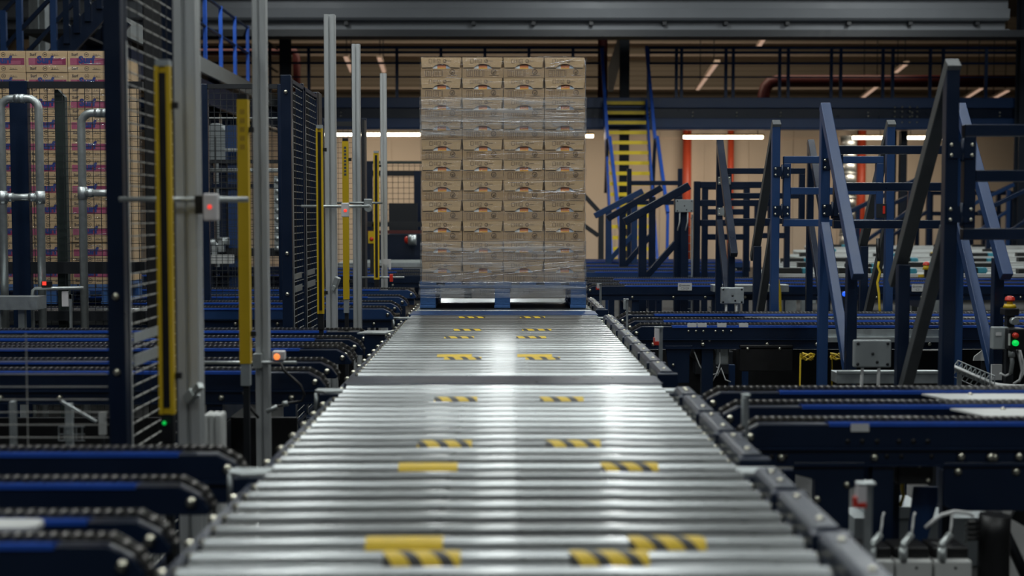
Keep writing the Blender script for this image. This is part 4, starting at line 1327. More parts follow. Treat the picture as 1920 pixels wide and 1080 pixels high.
# rods, clamp and red sensor between the sharp posts
rod_sensor(PC, 565, 692, 387, 8.07, 0.009)
a, c = P(641, 380.5, 8.04), P(655, 407, 8.04)
s = part('photo_sensor', MB().box(a.x, c.x, 8.00, 8.05, c.z, a.z), 'clearplastic', PC, 0.005, label='frosted sensor housing with a red light')
q = P(647.5, 395, 8.0); part('signal_light', MB().dome((q.x, 8.0, q.z), (0, -1, 0), 0.010, 0.004, 12), 'led_red', s, label='small red light')
rod_sensor(PD, 632, 717, 380.5, 9.44, 0.008)
a, c = P(683, 373, 9.44), P(698, 396, 9.44)
part('clamp', MB().box(a.x, c.x, 9.41, 9.47, c.z + .02, a.z).cyl((a.x + .03, 9.40, c.z + .02), (a.x + .03, 9.47, c.z + .02), 0.028, 12), 'zinc', PD, 0.004)
part('clamp', MB().bar(P(626, 540, 8.06), P(634, 520, 8.05), 0.032, 0.032).bar(P(624, 545, 8.06), P(628, 535, 8.06), 0.05, 0.02), 'hoop', PC, 0.004)
rod_sensor(PE, 676, 758, 520, 12.6, 0.009)
a, c = P(731, 514, 12.6), P(737, 528, 12.6)
part('photo_sensor', MB().box(a.x, c.x, 12.56, 12.62, c.z, a.z), 'redplastic', PE, 0.003, label='small red sensor')
a, c = P(729, 486, 12.7), P(733, 505, 12.7); part('bracket', MB().box(a.x, c.x, 12.68, 12.7, c.z, a.z).box(xe_, c.x, 12.7, 12.71, a.z - .05, a.z), 'white', PE)

# ---------------------------------------------------------------- yellow light columns
def light_column(px, w_px, py_top, py_bot, Y, face, label, stand=True):
    """face True: the dark window looks this way, flanked by yellow edges"""
    q = P(px, 400, Y); x_ = q.x; w = w_px / FPX * Y; zt, zb = P(px, py_top, Y).z, P(px, py_bot, Y).z
    t = thing('light_curtain', label, 'light curtain', (x_, Y, 0), 'yellow safety light columns beside the main line')
    h = w / 2
    if face:
        k = h * 0.5
        poly = [(-h, -h), (-k, -h), (-k, -h + 0.01), (k, -h + 0.01), (k, -h), (h, -h), (h, .2 * h), (-h, .2 * h)]
    else:
        poly = [(-h, -h), (h, -h), (h, h), (0.6 * h, h), (0.6 * h, h - .01), (-0.6 * h, h - .01), (-0.6 * h, h), (-h, h)]
    b = MB(); b.prism([(x_ + u, Y + v) for u, v in poly], 'z', zb, zt)
    part('housing', b, 'yellow', t)
    b = MB()
    if face: b.box(x_ - h * .5, x_ + h * .5, Y - h + .006, Y - h + .009, zb + .02, zt - .02)
    else: b.box(x_ - h * .6, x_ + h * .6, Y + h - .009, Y + h - .006, zb + .02, zt - .02)
    part('sensor_window', b, 'black', t)
    b = MB(); b.box(x_ - h * .9, x_ + h * .9, Y - h * .9, Y + h * .9, zt, zt + 0.02); part('end_cap', b, 'grey' if face else 'black', t)
    b = MB(); b.box(x_ - h * .85, x_ + h * .85, Y - h * .8, Y + h * .8, zb - 0.09, zb); part('end_cap', b, 'black' if face else 'grey', t)
    b = MB(); b.box(x_ - 0.012, x_ + 0.012, Y - .004, Y + 0.02, 0.012, zb - 0.09); b.box(x_ - .05, x_ + .05, Y - .05, Y + .05, 0, 0.012)
    part('stand', b, 'dark', t)
    b = MB()
    for z_ in (zb + 0.12, zt - 0.12): b.box(x_ + h, x_ + h + 0.02, Y - .005, Y + .012, z_ - .01, z_ + .01)
    part('bracket', b, 'dark', t)
    return t, x_, zb, zt, h

LC, x1, zb, zt, h1 = light_column(310.5, 28, 125, 775, 4.20, True, 'nearest yellow light column with its black window facing the viewer')
q = P(310, 792, 4.18); part('signal_light', MB().dome((q.x, 4.185 - h1 * .8, q.z), (0, -1, 0), 0.006, 0.004, 10), 'led_green', LC, label='tiny green light')
LC2, x2, zb2, zt2, h2 = light_column(458, 20, 187, 681, 5.39, False, 'yellow light column with a plain yellow back, beside the second aluminium post')
b = MB()
for k in range(5): b.box(x2 - h2 * .45, x2 + h2 * .45, 5.39 - h2 - 0.0006, 5.39 - h2, zt2 - .06 - .035 * k, zt2 - .04 - .035 * k)
part('warning_print', b, mat('faded_print', (0.38, 0.24, 0.01), .6), LC2)
light_column(600.5, 12.5, 241, 588, 7.63, True, 'slim yellow-edged black light column right of the mesh fence panels')
LC4, x4, zb4, zt4, h4 = light_column(648.5, 11, 265, 561, 8.84, False, 'bright yellow light column between the two sharp aluminium posts')
b = MB()
for k in range(9): b.box(x4 - h4 * .4, x4 + h4 * .4, 8.84 - h4 - 0.0008, 8.84 - h4, zt4 - .05 - .022 * k, zt4 - .036 - .022 * k)
part('warning_print', b, 'ledger', LC4)
light_column(706, 10, 287, 524, 12.52, True, 'thin yellow-edged light column left of the shortest aluminium post')

# ---------------------------------------------------------------- mesh fences
def mesh_panel_yz(x_, ya, yb, z0, z1, root, pitch=0.043, vp=0.10, rw=0.0022):
    b = MB()
    z_ = z0 + pitch / 2
    while z_ < z1: b.bar((x_, ya, z_), (x_, yb, z_), rw * 2, rw * 2); z_ += pitch
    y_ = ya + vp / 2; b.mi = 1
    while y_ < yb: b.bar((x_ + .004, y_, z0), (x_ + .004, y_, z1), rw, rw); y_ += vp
    return part('wire_mesh', b, ['meshbright', 'black'], root)  # upright wires blackened so that only the lit level ones show

def mesh_panel_xz(xa_, xb_, y_, z0, z1, root, ph, pv, rw, m='mesh'):
    b = MB()
    z_ = z0 + ph / 2
    while z_ < z1: b.bar((xa_, y_, z_), (xb_, y_, z_), rw * 2, rw * 2); z_ += ph
    x_ = xa_ + pv / 2
    while x_ < xb_: b.bar((x_, y_ + .004, z0), (x_, y_ + .004, z1), rw * 1.8, rw * 1.8); x_ += pv
    return part('wire_mesh', b, m, root)

M['meshbright'] = mat('lit_mesh_wire', (0.42, 0.42, 0.40), 0.45, 0.4, 0.1, 20)  # pale copy of the wire with the light put into its colour
def fence_yz(px, ya, yb, zt, label, mids=(), bolts=(), w=0.058, plates=()):
    x_ = P(px, 400, ya).x
    t = thing('mesh_fence', label, 'fence', (x_, ya, 0))
    for k, y_ in enumerate([ya] + list(mids) + [yb]):
        ww = w if k == 0 else w * 0.8
        b = MB(); b.box(x_ - ww / 2, x_ + ww / 2, y_ - 0.028, y_ + 0.028, 0.012, zt); b.box(x_ - .07, x_ + .07, y_ - .07, y_ + .07, 0, 0.012)
        ps = part('fence_post', b, 'navy', t, 0.003)
        if k == 0:
            b = MB()
            for py in bolts:
                q = P(px, py, ya); b.dome((x_, y_ - .028, q.z), (0, -1, 0), 0.013, 0.012, 12)
            part('bolt', b, 'bolt', ps)
    ed = [ya] + list(mids) + [yb]
    for a, c in zip(ed, ed[1:]):
        xx = x_ + 0.02
        b = MB()
        for z_ in (0.12, zt - 0.03): b.box(xx - .01, xx + .01, a + .03, c - .03, z_ - .012, z_ + .012)
        b.box(xx - .01, xx + .01, a + .03, a + .05, 0.12, zt - .03); b.box(xx - .01, xx + .01, c - .05, c - .03, 0.12, zt - .03)
        fr = part('panel_frame', b, 'navy', t)
        part('lit_edge_strip', MB().box(xx + .010, xx + .0125, a + .030, a + .042, 0.12, min(zt - .03, 2.0)), 'alu', fr, label='pale strip painted for the lit panel edge')  # light on the navy panel edge, put in as a pale strip
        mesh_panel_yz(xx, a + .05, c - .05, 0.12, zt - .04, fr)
        for z_ in plates:
            b = MB(); b.box(xx + .011, xx + .014, a + .06, a + (c - a) * .62, z_, z_ + 0.035); b.box(xx + .011, xx + .014, a + .06, a + (c - a) * .66, z_ - 0.08, z_ - 0.04)
            part('name_plate', b, 'zinc', fr, label='pale metal plate on the mesh')
    return t, x_

F1, fx1 = fence_yz(219, 4.48, 5.22, 2.45, 'blurred dark mesh fence running back from the thick navy post on the left', bolts=(555, 696), mids=(), w=0.057, plates=(0.98,))
F2, fx2 = fence_yz(539, 8.13, 9.28, 2.26, 'sharp navy fence with two mesh panels left of the tallest sharp post', bolts=(173, 475, 551), mids=(8.66,), w=0.062, plates=(1.02,))

# panels closing the cell towards the left
t = thing('mesh_fence', 'near mesh panel left of the thick blurred navy post', 'fence', (-3.0, 4.48, 0))
b = MB(); b.box(-3.3, fx1 - .04, 4.47, 4.49, 2.38, 2.42).box(-3.3, fx1 - .04, 4.47, 4.49, 0.1, 0.13).box(-3.3, -3.26, 4.46, 4.5, 0, 2.42)
fr = part('panel_frame', b, 'navy', t)
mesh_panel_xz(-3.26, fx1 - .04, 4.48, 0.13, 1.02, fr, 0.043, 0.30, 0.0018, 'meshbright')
FY = 9.0
def xz_fence(pxa, pxb, pyt, Y, label, posts, pitch=0.05, rails=(), rw=0.0019, m='dark', pyb=None, rail_h=0.045, zb=0.1):
    a, c = P(pxa, pyt, Y), P(pxb, pyt, Y)
    t = thing('mesh_fence', label, 'fence', ((a.x + c.x) / 2, Y, 0))
    b = MB(); b.box(a.x, c.x, Y - .02, Y + .02, a.z - rail_h, a.z)
    rr = part('top_rail', b, m, t)
    for py0, py1 in rails:
        q0, q1 = P(pxa, py0, Y), P(pxa, py1, Y); b = MB(); b.box(a.x, c.x, Y - .025, Y + .025, q1.z, q0.z); part('rail', b, 'dark', t)
    for px, w, pt in posts:
        q = P(px, pt, Y); b = MB(); b.box(q.x - w / 2, q.x + w / 2, Y - .03, Y + .03, 0, q.z); part('fence_post', b, 'navy', t, 0.004)
    mesh_panel_xz(a.x, c.x, Y, P(pxa, pyb, Y).z if pyb else zb, a.z - rail_h, rr, pitch, pitch, rw)
    return t
xz_fence(-60, 268, 153, FY, 'black mesh fence standing in front of the pink-banded cartons', ((36, 0.12, 152), (-40, .1, 152)), rails=((491, 513), (583, 601)))
xz_fence(383, 528, 158, 10.6, 'dark top bar and mesh between the yellow light column and the navy fence post', ((384, .05, 158), (527, 0.05, 158)), rails=(), pitch=0.05, m='dark', rail_h=0.035)
xz_fence(600, 684, 228, 13.2, 'mesh fence panel behind the two sharp aluminium posts', ((682, 0.05, 222), (603, .05, 222)), rails=(), pitch=0.05, m='dark')
xz_fence(690, 1000, 302, 22.0, 'far dark green fence left of the stack, under the warm tube light', ((692, .12, 302), (783, .12, 320)), rails=((320, 330),), pitch=0.09, rw=0.004, m='green')
# grey-green post with slanted top and navy post
q = P(113, 168, 9.05); b = MB(); x0, x1_ = q.x - 0.033, q.x + 0.033
b.prism([(x0, 0), (x1_, 0), (x1_, q.z - .05), (x0 + .02, q.z), (x0, q.z)], 'y', 9.035, 9.09)
tag(link('guard_post', b.mesh('guard_post', 'green')), 'dark grey-green post with a slanted top in front of the pink-banded cartons', 'post')

# galvanised hoops
def hoop(pxa, pxb, pyt, pyc, Y, label, r=0.026, zb=0.0):
    a, c = P(pxa, pyt, Y), P(pxb, pyt, Y)
    t = thing('guard_hoop', label, 'guard rail', ((a.x + c.x) / 2, Y, 0))
    R_ = 0.07
    pts = [(a.x, Y, 0)]
    for k in range(7):
        th = math.pi - k * math.pi / 12; pts.append((a.x + R_ + R_ * math.cos(th), Y, a.z - R_ + R_ * math.sin(th)))
    for k in range(7):
        th = math.pi / 2 - k * math.pi / 12; pts.append((c.x - R_ + R_ * math.cos(th), Y, a.z - R_ + R_ * math.sin(th)))
    pts.append((c.x, Y, 0))
    part('hoop_tube', MB().tube(pts, r, 14), 'hoop', t)
    q = P(pxa, pyc, Y)
    part('cross_tube', MB().cyl((a.x, Y, q.z), (c.x, Y, q.z), r * .9, 14), 'hoop', t)
    b = MB()
    for x_ in (a.x, c.x): b.cyl((x_, Y, q.z - .04), (x_, Y, q.z + .04), r * 1.18, 14); b.cyl((x_ + (0.03 if x_ == a.x else -.07), Y, q.z), (x_ + (.07 if x_ == a.x else -.03), Y, q.z), r * 1.14, 14)
    b.cyl((a.x + .09, Y, a.z), (a.x + .13, Y, a.z), r * 1.14, 14); b.cyl((c.x - .13, Y, a.z), (c.x - .09, Y, a.z), r * 1.14, 14)
    part('tube_clamp', b, 'zinc', t)
hoop(1, 72, 185, 370, 8.7, 'galvanised tube hoop at the left edge before the pink-banded cartons')
hoop(152, 228, 212, 362, 8.75, 'galvanised tube hoop half hidden behind the thick navy post')

# grey trunking, sensor arm and reflector low on the left
a, c = P(-40, 556, 8.5), P(75, 580, 8.5)
tag(link('steel_trunking', MB().box(a.x, c.x, 8.45, 8.62, c.z, a.z).box(a.x + .1, a.x + .14, 8.5, 8.54, 0, c.z).box(c.x - .14, c.x - .1, 8.5, 8.54, 0, c.z).mesh('steel_trunking', 'zinc')), 'grey steel trunking under the left galvanised hoop', 'trunking')
t = thing('photo_sensor_stand', 'bent grey tube arm with a red sensor in front of the left load', 'sensor', (P(60, 560, 8.6).x, 8.66, 0))
part('arm', MB().tube([(P(61, 580, 8.66).x, 8.66, 0), P(61, 556, 8.66), P(62, 545, 8.66), P(66, 541, 8.66), P(157, 540, 8.66)], 0.012, 10), 'hoop', t)
a, c = P(79, 527, 8.66), P(97, 538, 8.66)
s = part('sensor_body', MB().box(a.x, c.x, 8.64, 8.68, c.z, a.z), 'black', t, 0.004)
a, c = P(79, 528, 8.63), P(86, 535, 8.63); part('sensor_lens', MB().box(a.x, c.x, 8.632, 8.64, c.z, a.z), 'led_red', s, label='red sensor lens')
t = thing('reflector', 'pinkish reflector plate hanging on a small bracket below the left load', 'sensor', (P(124, 560, 8.6).x, 8.68, 0))
a, c = P(117, 546, 8.68), P(130, 575, 8.68)
part('reflector_plate', MB().box(a.x, c.x, 8.66, 8.68, c.z, a.z), 'clearplastic', t, 0.004)
part('bracket', MB().box(c.x, c.x + .014, 8.68, 8.70, 0, a.z - .02).box(a.x, c.x + .014, 8.68, 8.684, a.z - .05, a.z - .02), 'zinc', t)
# roller bed below the left load: pale rollers seen through the mesh
t = thing('roller_bed', 'pale roller bed seen through the mesh under the left load', 'conveyor', (-3.2, 9.3, 0), )
for k in range(4):
    y_ = 9.2 + 0.14 * k
    part('roller', MB().cyl((-4.4, y_, 0.70), (-2.45, y_, 0.70), 0.045, 16), 'roller', t)
for x_ in (-4.45, -2.43):
    part('side_rail', MB().box(x_, x_ + .04, 9.1, 9.72, 0.60, 0.75).box(x_, x_ + .04, 9.14, 9.18, 0, .6).box(x_, x_ + .04, 9.62, 9.66, 0, .6), 'navy', t)

# odds and ends in the dark below the near left panel
a, c = P(382, 777, 4.62), P(416, 838, 4.62)
t = thing('junction_box', 'pale ribbed box standing behind the thickest aluminium post', 'box', ((a.x + c.x) / 2, 4.62, 0))
b = MB(); n = 3; w = (c.x - a.x) / n
for k in range(n): b.box(a.x + k * w + .002, a.x + (k + 1) * w - .002, 4.6, 4.7, 0.25, a.z)
b.box(a.x, c.x, 4.61, 4.7, 0.25, a.z - .005)
part('ribbed_case', b, 'lightgrey', t, 0.003); part('stand', MB().box(a.x + .02, c.x - .02, 4.62, 4.68, 0, .25), 'dark', t)
t = thing('cable_tray', 'small wire tray with a slanted bar in the dark below the near left mesh', 'tray', (P(145, 790, 4.9).x, 4.9, 0))
b = MB()
for k in range(5): p0, p1 = P(110 + 11 * k, 800, 4.9), P(110 + 11 * k, 826, 4.9); b.bar(p0, p1, .003, .003)
for py in (800, 814, 826): b.bar(P(110, py, 4.9), P(159, py, 4.9), .003, .003)
part('wire_grid', b, 'zinc', t)
part('slanted_bar', MB().bar(P(114, 752, 4.88), P(181, 791, 4.88), 0.012, 0.008), 'zinc', t)
part('post', MB().box(P(130, 800, 4.92).x - .012, P(130, 800, 4.92).x + .012, 4.91, 4.935, 0, P(130, 757, 4.92).z), 'grey', t)
q = P(192, 772, 4.9); t = thing('sensor_reflector', 'pale upright strip beside the foot of the thick navy post', 'sensor', (q.x, 4.9, 0))
part('strip', MB().box(q.x - .012, q.x + .012, 4.89, 4.91, P(192, 815, 4.9).z, q.z), 'lightgrey', t); part('stand', MB().box(q.x - .005, q.x + .005, 4.895, 4.905, 0, P(192, 815, 4.9).z), 'dark', t)
q = P(25, 752, 4.9); t = thing('cable_duct', 'pale blue-grey vertical duct in the dark at the lower left', 'duct', (q.x, 4.9, 0))
part('duct', MB().box(q.x - .009, q.x + .009, 4.88, 4.91, 0, q.z), 'zinc', t)

# ================================================================ guard frames and gates on the right
GX, GX2, TB = 1.92, 2.73, 0.056
def guard(x_, yp, dr, label, m='navy', zt=2.07, zlow=1.08, run=0.78, mlow='navy', plate=None):
    """tall post, sloping top bar down to a short leg, second sloping bar below"""
    t = thing('guard_barrier', label, 'guard barrier', (x_, yp, 0), 'tall navy guard frames along the right side')
    o = lambda k: yp + dr * k
    part('post', MB().box(x_ - TB / 2, x_ + TB / 2, yp - TB / 2, yp + TB / 2, 0.01, zt - 0.02), m, t, 0.004)
    part('leg', MB().box(x_ - TB / 2, x_ + TB / 2, o(run - .13) - TB / 2, o(run - .13) + TB / 2, 0.01, zlow + .10), mlow, t, 0.004)
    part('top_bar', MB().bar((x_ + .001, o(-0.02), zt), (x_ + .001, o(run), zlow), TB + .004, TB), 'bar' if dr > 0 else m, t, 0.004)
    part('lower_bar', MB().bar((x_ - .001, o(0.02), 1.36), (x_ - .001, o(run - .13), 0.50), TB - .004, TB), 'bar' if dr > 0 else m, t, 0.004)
    part('foot_plate', MB().box(x_ - .07, x_ + .07, yp - .07, yp + .07, 0, .012).box(x_ - .07, x_ + .07, o(run - .13) - .07, o(run - .13) + .07, 0, .012), 'zinc', t)
    return t

def gate(xa_, xb_, y_, label, m='navy', hm='navy', z0=1.335, z1=1.83, latch=True, mid=1.585):
    t = thing('swing_gate', label, 'gate', (xa_, y_, z0), 'navy tube gates between the guard frames')
    a, c, w = xa_ + 0.055, xb_ - 0.05, 0.05
    b = MB(); b.box(a, c, y_ - w / 2, y_ + w / 2, z1 - w, z1).box(a, c, y_ - w / 2, y_ + w / 2, z0, z0 + w).box(a, a + w, y_ - w / 2, y_ + w / 2, z0 + w, z1 - w).box(c - w, c, y_ - w / 2, y_ + w / 2, z0 + w, z1 - w)
    part('gate_frame', b, m, t, 0.004)
    part('mid_rail', MB().box(a + w, c - w, y_ - w / 2, y_ + w / 2, mid - w / 2, mid + w / 2), m, t, 0.004)
    for z_ in (z0 + 0.11, z1 - 0.11):
        b = MB(); b.box(xa_ - 0.02, a + 0.04, y_ - w / 2 - .010, y_ - w / 2 - .005, z_ - .035, z_ + .035); b.cyl((a - .012, y_ - w / 2 - .006, z_ - .05), (a - .012, y_ - w / 2 - .006, z_ + .05), .009, 8)
        hg = part('hinge', b, hm, t)
        b = MB()
        for dx in (xa_ - .005, a + .028):
            for dz in (-.022, .022): b.dome((dx, y_ - w / 2 - .009, z_ + dz), (0, -1, 0), 0.009, 0.007, 8)
        part('bolt', b, 'bolt', hg)
    if latch:
        z_ = z0 + 0.11
        b = MB(); b.box(c - .05, xb_ - .032, y_ - w / 2 - .012, y_ - w / 2 - .003, z_ - .05, z_ + .05); lt = part('latch', b, 'dark', t)
        part('latch_flag', MB().box(c - .006, c + .010, y_ - w / 2 - .016, y_ - w / 2 - .012, z_ - .02, z_ + .035), 'redplastic', lt, label='red latch flag')
    return t

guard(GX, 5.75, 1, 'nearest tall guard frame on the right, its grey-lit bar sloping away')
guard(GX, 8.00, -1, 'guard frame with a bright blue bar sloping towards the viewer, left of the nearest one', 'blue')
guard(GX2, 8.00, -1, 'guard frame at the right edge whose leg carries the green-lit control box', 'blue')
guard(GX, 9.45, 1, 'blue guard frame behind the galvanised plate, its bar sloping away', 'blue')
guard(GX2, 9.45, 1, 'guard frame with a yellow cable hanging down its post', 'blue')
guard(GX, 11.9, -1, 'slim guard frame farther back, left of the galvanised box, bar sloping towards the viewer', 'navy')
guard(GX2, 11.9, -1, 'slim guard frame farther back beside the hinge plates, half hidden by the bright blue bar', 'navy')
gate(GX, 2.75, 5.75, 'nearest tube gate, cut off by the right edge of the picture', z0=1.31, z1=1.805, latch=False)
gate(GX, GX2, 8.00, 'tube gate between the bright-barred frame and the nearest tall frame', latch=False)
gate(GX, GX2, 9.45, 'blue tube gate with mitred corners and a red latch', 'blue')
gate(GX, GX2, 11.9, 'small distant tube gate behind the blue one', hm='zinc', latch=False)
b = MB()
q = P(938, 500, 9.45)
yc = thing('cable', 'yellow cable running down the post of a guard frame', 'cable', (P(1648, 500, 9.4).x, 9.40, 0.6))
part('sheath', MB().tube([P(x, y, 9.395) for x, y in ((1648, 490), (1646, 500), (1650, 510), (1645, 530), (1648, 550), (1649, 577), (1652, 600))], 0.009, 8), 'yellowcable', yc)
part('plug', MB().tube([P(x, y, 9.395) for x, y in ((1646, 447), (1646, 470), (1648, 488))], 0.013, 8), 'black', yc)
pipe('cable', [P(x, y, 12.4) for x, y in ((1449, 480), (1449, 495), (1453, 512), (1459, 525), (1462, 545), (1464, 600), (1464, 690))], 0.012, 'yellowcable', 'yellow cable hanging between the distant guard frames', 'cable', 8)

# galvanised connection plates on the frames
def conn_box(px0, px1, py0, py1, Y, label, m='zinc', d=0.035, to=None, bolts=True):
    a, c = P(px0, py0, Y), P(px1, py1, Y)
    t = thing('connection_box', label, 'box', ((a.x + c.x) / 2, Y, c.z))
    part('case', MB().box(a.x, c.x, Y, Y + d, c.z, a.z), m, t, 0.006)
    w, h = c.x - a.x, a.z - c.z
    b = MB()
    for u, v in ((.1, .12), (.9, .12), (.5, .5), (.1, .88), (.9, .88), (.62, .2)): b.dome((a.x + u * w, Y, c.z + v * h), (0, -1, 0), 0.008, 0.006, 8)
    part('screw', b, 'dark', t)
    if to:
        b = MB(); b.box(to[0], to[1], Y + d, to[2], c.z + h * .3, c.z + h * .5); part('bracket', b, m, t)
    b = MB()
    for u in (.25, .7): b.tube([(a.x + u * w, Y + d / 2, c.z), (a.x + u * w, Y + d / 2 + .01, c.z - .10), (a.x + u * w - .02, Y + d / 2 + .03, c.z - 0.2)], 0.008, 8)
    part('cable', b, 'cream', t)
    return t
cb1 = conn_box(1352, 1395, 539, 570, 9.38, 'galvanised box low between two blue guard frames')
q = P(1385, 560, 9.40); part('stand', MB().box(q.x - .015, q.x + .015, 9.416, 9.43, 0, q.z), 'zinc', cb1)
conn_box(1602, 1671, 638, 689, 6.33, 'grey sheet box on the leg of the nearest guard frame', 'grey')
cbx = conn_box(1267, 1300, 374, 398, 14.5, 'small grey box on a post behind the slanted guards', 'grey')
q = P(1284, 398, 14.58); part('stand', MB().box(q.x - .04, q.x + .04, 14.565, 14.60, 0, q.z + .1), 'navy', cbx)

# ---- emergency stop and control box on the right-edge leg
lx = GX2; ly = 8.0 - .65
t = thing('emergency_stop', 'red mushroom emergency stop on a yellow collar at the right edge', 'emergency stop', (P(1893, 570, 7.2).x, 7.2, 0))
q = P(1893, 585, 7.2)
part('housing', MB().box(q.x - .038, q.x + .038, 7.16, 7.24, P(0, 590, 7.2).z - .005, P(0, 578, 7.2).z), 'black', t, 0.005)
part('collar', MB().cyl((q.x, 7.2, P(0, 578, 7.2).z), (q.x, 7.2, P(0, 571, 7.2).z), 0.036, 20, 0.028).cyl((q.x, 7.2, P(0, 571, 7.2).z), (q.x, 7.2, P(0, 564, 7.2).z), 0.016, 16), 'yellow', t)
part('button', MB().cyl((q.x, 7.2, P(0, 565, 7.2).z), (q.x, 7.2, P(0, 561, 7.2).z), 0.026, 20).dome((q.x, 7.2, P(0, 561, 7.2).z), (0, 0, 1), 0.026, 0.016, 20), 'redplastic', t)
part('key_switch', MB().cyl((q.x + .003, 7.12, q.z - .045), (q.x + .003, 7.16, q.z - .045), 0.02, 16), 'zinc', t)
part('stand', MB().box(q.x - .02, q.x + .02, 7.18, 7.22, 0, P(0, 590, 7.2).z).box(q.x - .06, q.x + .06, 7.14, 7.26, 0, .012), 'dark', t)
a, c = P(1865, 614, 7.1), P(1918, 656, 7.1)
t = thing('control_box', 'grey and black control box with a lit green button below a red one', 'control box', ((a.x + c.x) / 2, 7.1, c.z))
m1 = a.x + (c.x - a.x) * .42
part('back_plate', MB().box(a.x, m1 + .02, 7.12, 7.17, c.z, a.z), 'grey', t, 0.006)
part('case', MB().box(m1, c.x, 7.06, 7.17, c.z + .003, a.z - .003), 'black', t, 0.006)
for py, mm, nm in ((629, 'redplastic', 'red_button'), (643, 'led_green', 'green_button')):
    q = P(1903, py, 7.06); part(nm, MB().cyl((q.x, 7.06, q.z), (q.x, 7.045, q.z), 0.016, 18).dome((q.x, 7.045, q.z), (0, -1, 0), 0.014, 0.008, 16), mm, t)
q = P(1893, 636, 7.06); part('legend', MB().box(q.x - .007, q.x + .003, 7.057, 7.06, q.z - .033, q.z + .03), 'lightgrey', t)
q = P(1873, 628, 7.1); part('legend', MB().box(q.x - .01, q.x + .02, 7.117, 7.12, q.z - .006, q.z + .012), 'white', t)
q = P(1897, 662, 7.1); part('gland', MB().cyl((q.x, 7.1, q.z + .02), (q.x, 7.1, q.z - .02), 0.018, 14).tube([P(1897, 665, 7.1), P(1898, 680, 7.11), P(1895, 700, 7.12)], .012, 8), 'hoop', t)
part('cable', MB().tube([P(x, y, 7.15) for x, y in ((1907, 656), (1912, 675), (1916, 695), (1912, 712), (1900, 720))], .007, 6).tube([P(x, y, 7.17) for x, y in ((1912, 656), (1918, 678), (1919, 700), (1910, 716))], .007, 6).tube([P(x, y, 7.13) for x, y in ((1895, 700), (1885, 705), (1875, 700))], .007, 6), 'cream', t)
q = P(1872, 690, 7.28); tag(link('notice', MB().box(q.x - .028, q.x + .028, 7.30, 7.318, P(0, 714, 7.3).z, P(0, 685, 7.3).z).mesh('notice', 'white')), 'small pale notice low on the leg under the control box', 'notice')

# wire cable tray by the right leg
t = thing('cable_tray', 'wire basket tray full of white cables at the foot of the right frame', 'tray', (2.35, 6.9, 0.45))
b = MB()
A, B_, = P(1796, 676, 6.9), P(1865, 705, 6.6)
for k in range(4):
    o = Vector((0, 0.05 * k, -0.03 * k)); b.bar(A + o, B_ + o, .004, .004)
for k in range(9):
    p = A.lerp(B_, k / 8); b.bar(p, p + Vector((0, .15, -.09)), .004, .004)
    b.bar(p, p + Vector((0, 0, -.06)), .004, .004)
part('wire_basket', b, 'zinc', t)
for k in range(5):
    part('cable', MB().tube([A + Vector((-.02, .03 + .02 * k, -.03)), A.lerp(B_, .4) + Vector((0.01 * k, .02 * k, -.04 - .008 * k)), B_ + Vector((0.02, .03 * k, -.05)), B_ + Vector((.22, .05 * k, -.05 - .01 * k))], .008, 6), 'cream', t)
part('leg', MB().box(A.x + .02, A.x + .04, 6.95, 6.97, 0, A.z - .04).box(B_.x, B_.x + .02, 6.68, 6.70, 0, B_.z - .06), 'zinc', t)
# bright trays on the floor side of the passage
t = thing('steel_channel', 'long bright steel channel low behind the near right conveyor', 'channel', (2.0, 6.9, 0))
a, c = P(1565, 697, 6.9), P(1765, 717, 6.9)
part('channel', MB().box(a.x, c.x, 6.85, 6.98, c.z, a.z).box(a.x, c.x, 6.84, 6.86, a.z - .005, a.z + .012), 'zinc', t, 0.003)
part('leg', MB().box(a.x + .05, a.x + .09, 6.9, 6.94, 0, c.z).box(c.x - .05, c.x - .01, 6.9, 6.94, 0, c.z), 'dark', t)

# ---- photo eyes on brackets right of the rollers
def photo_eye(px, py_t, py_b, Y, wpx, label, hpx=30, red=True):
    q, qb = P(px, py_t, Y), P(px, py_b, Y); w = wpx / FPX * Y; h = hpx / FPX * Y
    t = thing('photo_eye', label, 'sensor', (q.x, Y, 0))
    part('bracket', MB().box(q.x, q.x + w * .45, Y, Y + .006, 0.0, q.z).box(q.x - w * .6, q.x + w * .45, Y - .03, Y, q.z - .006, q.z), 'zinc', t)
    s = part('sensor_head', MB().box(q.x - w * .6, q.x - .002, Y - .03, Y - .002, q.z - h, q.z - .008), 'clearplastic' if red else 'zinc', t, 0.003)
    if red: part('lens', MB().box(q.x - w * .75, q.x - w * .6, Y - .028, Y - .004, q.z - h, q.z - h * .6).box(q.x - w * .6, q.x - w * .1, Y - .034, Y - .03, q.z - h - .0, q.z - h * .8), 'redplastic', s)
photo_eye(1236, 612, 690, 6.45, 15, 'photo eye with a red lens on an upright bracket beside the bright rollers', 34)
photo_eye(1174, 560, 610, 8.14, 9, 'small zinc photo eye at the end of the middle right chain conveyor', 20, False)
photo_eye(1124, 531, 565, 11.2, 9, 'photo eye bracket right beside the pallet corner', 12, True)
photo_eye(1398, 738, 810, 4.30, 14, 'blurred pale photo eye at the end of the near right chain conveyor', 60, False)
photo_eye(1622, 902, 1070, 3.55, 32, 'blurred red and white photo eye low in the right foreground', 46, True)

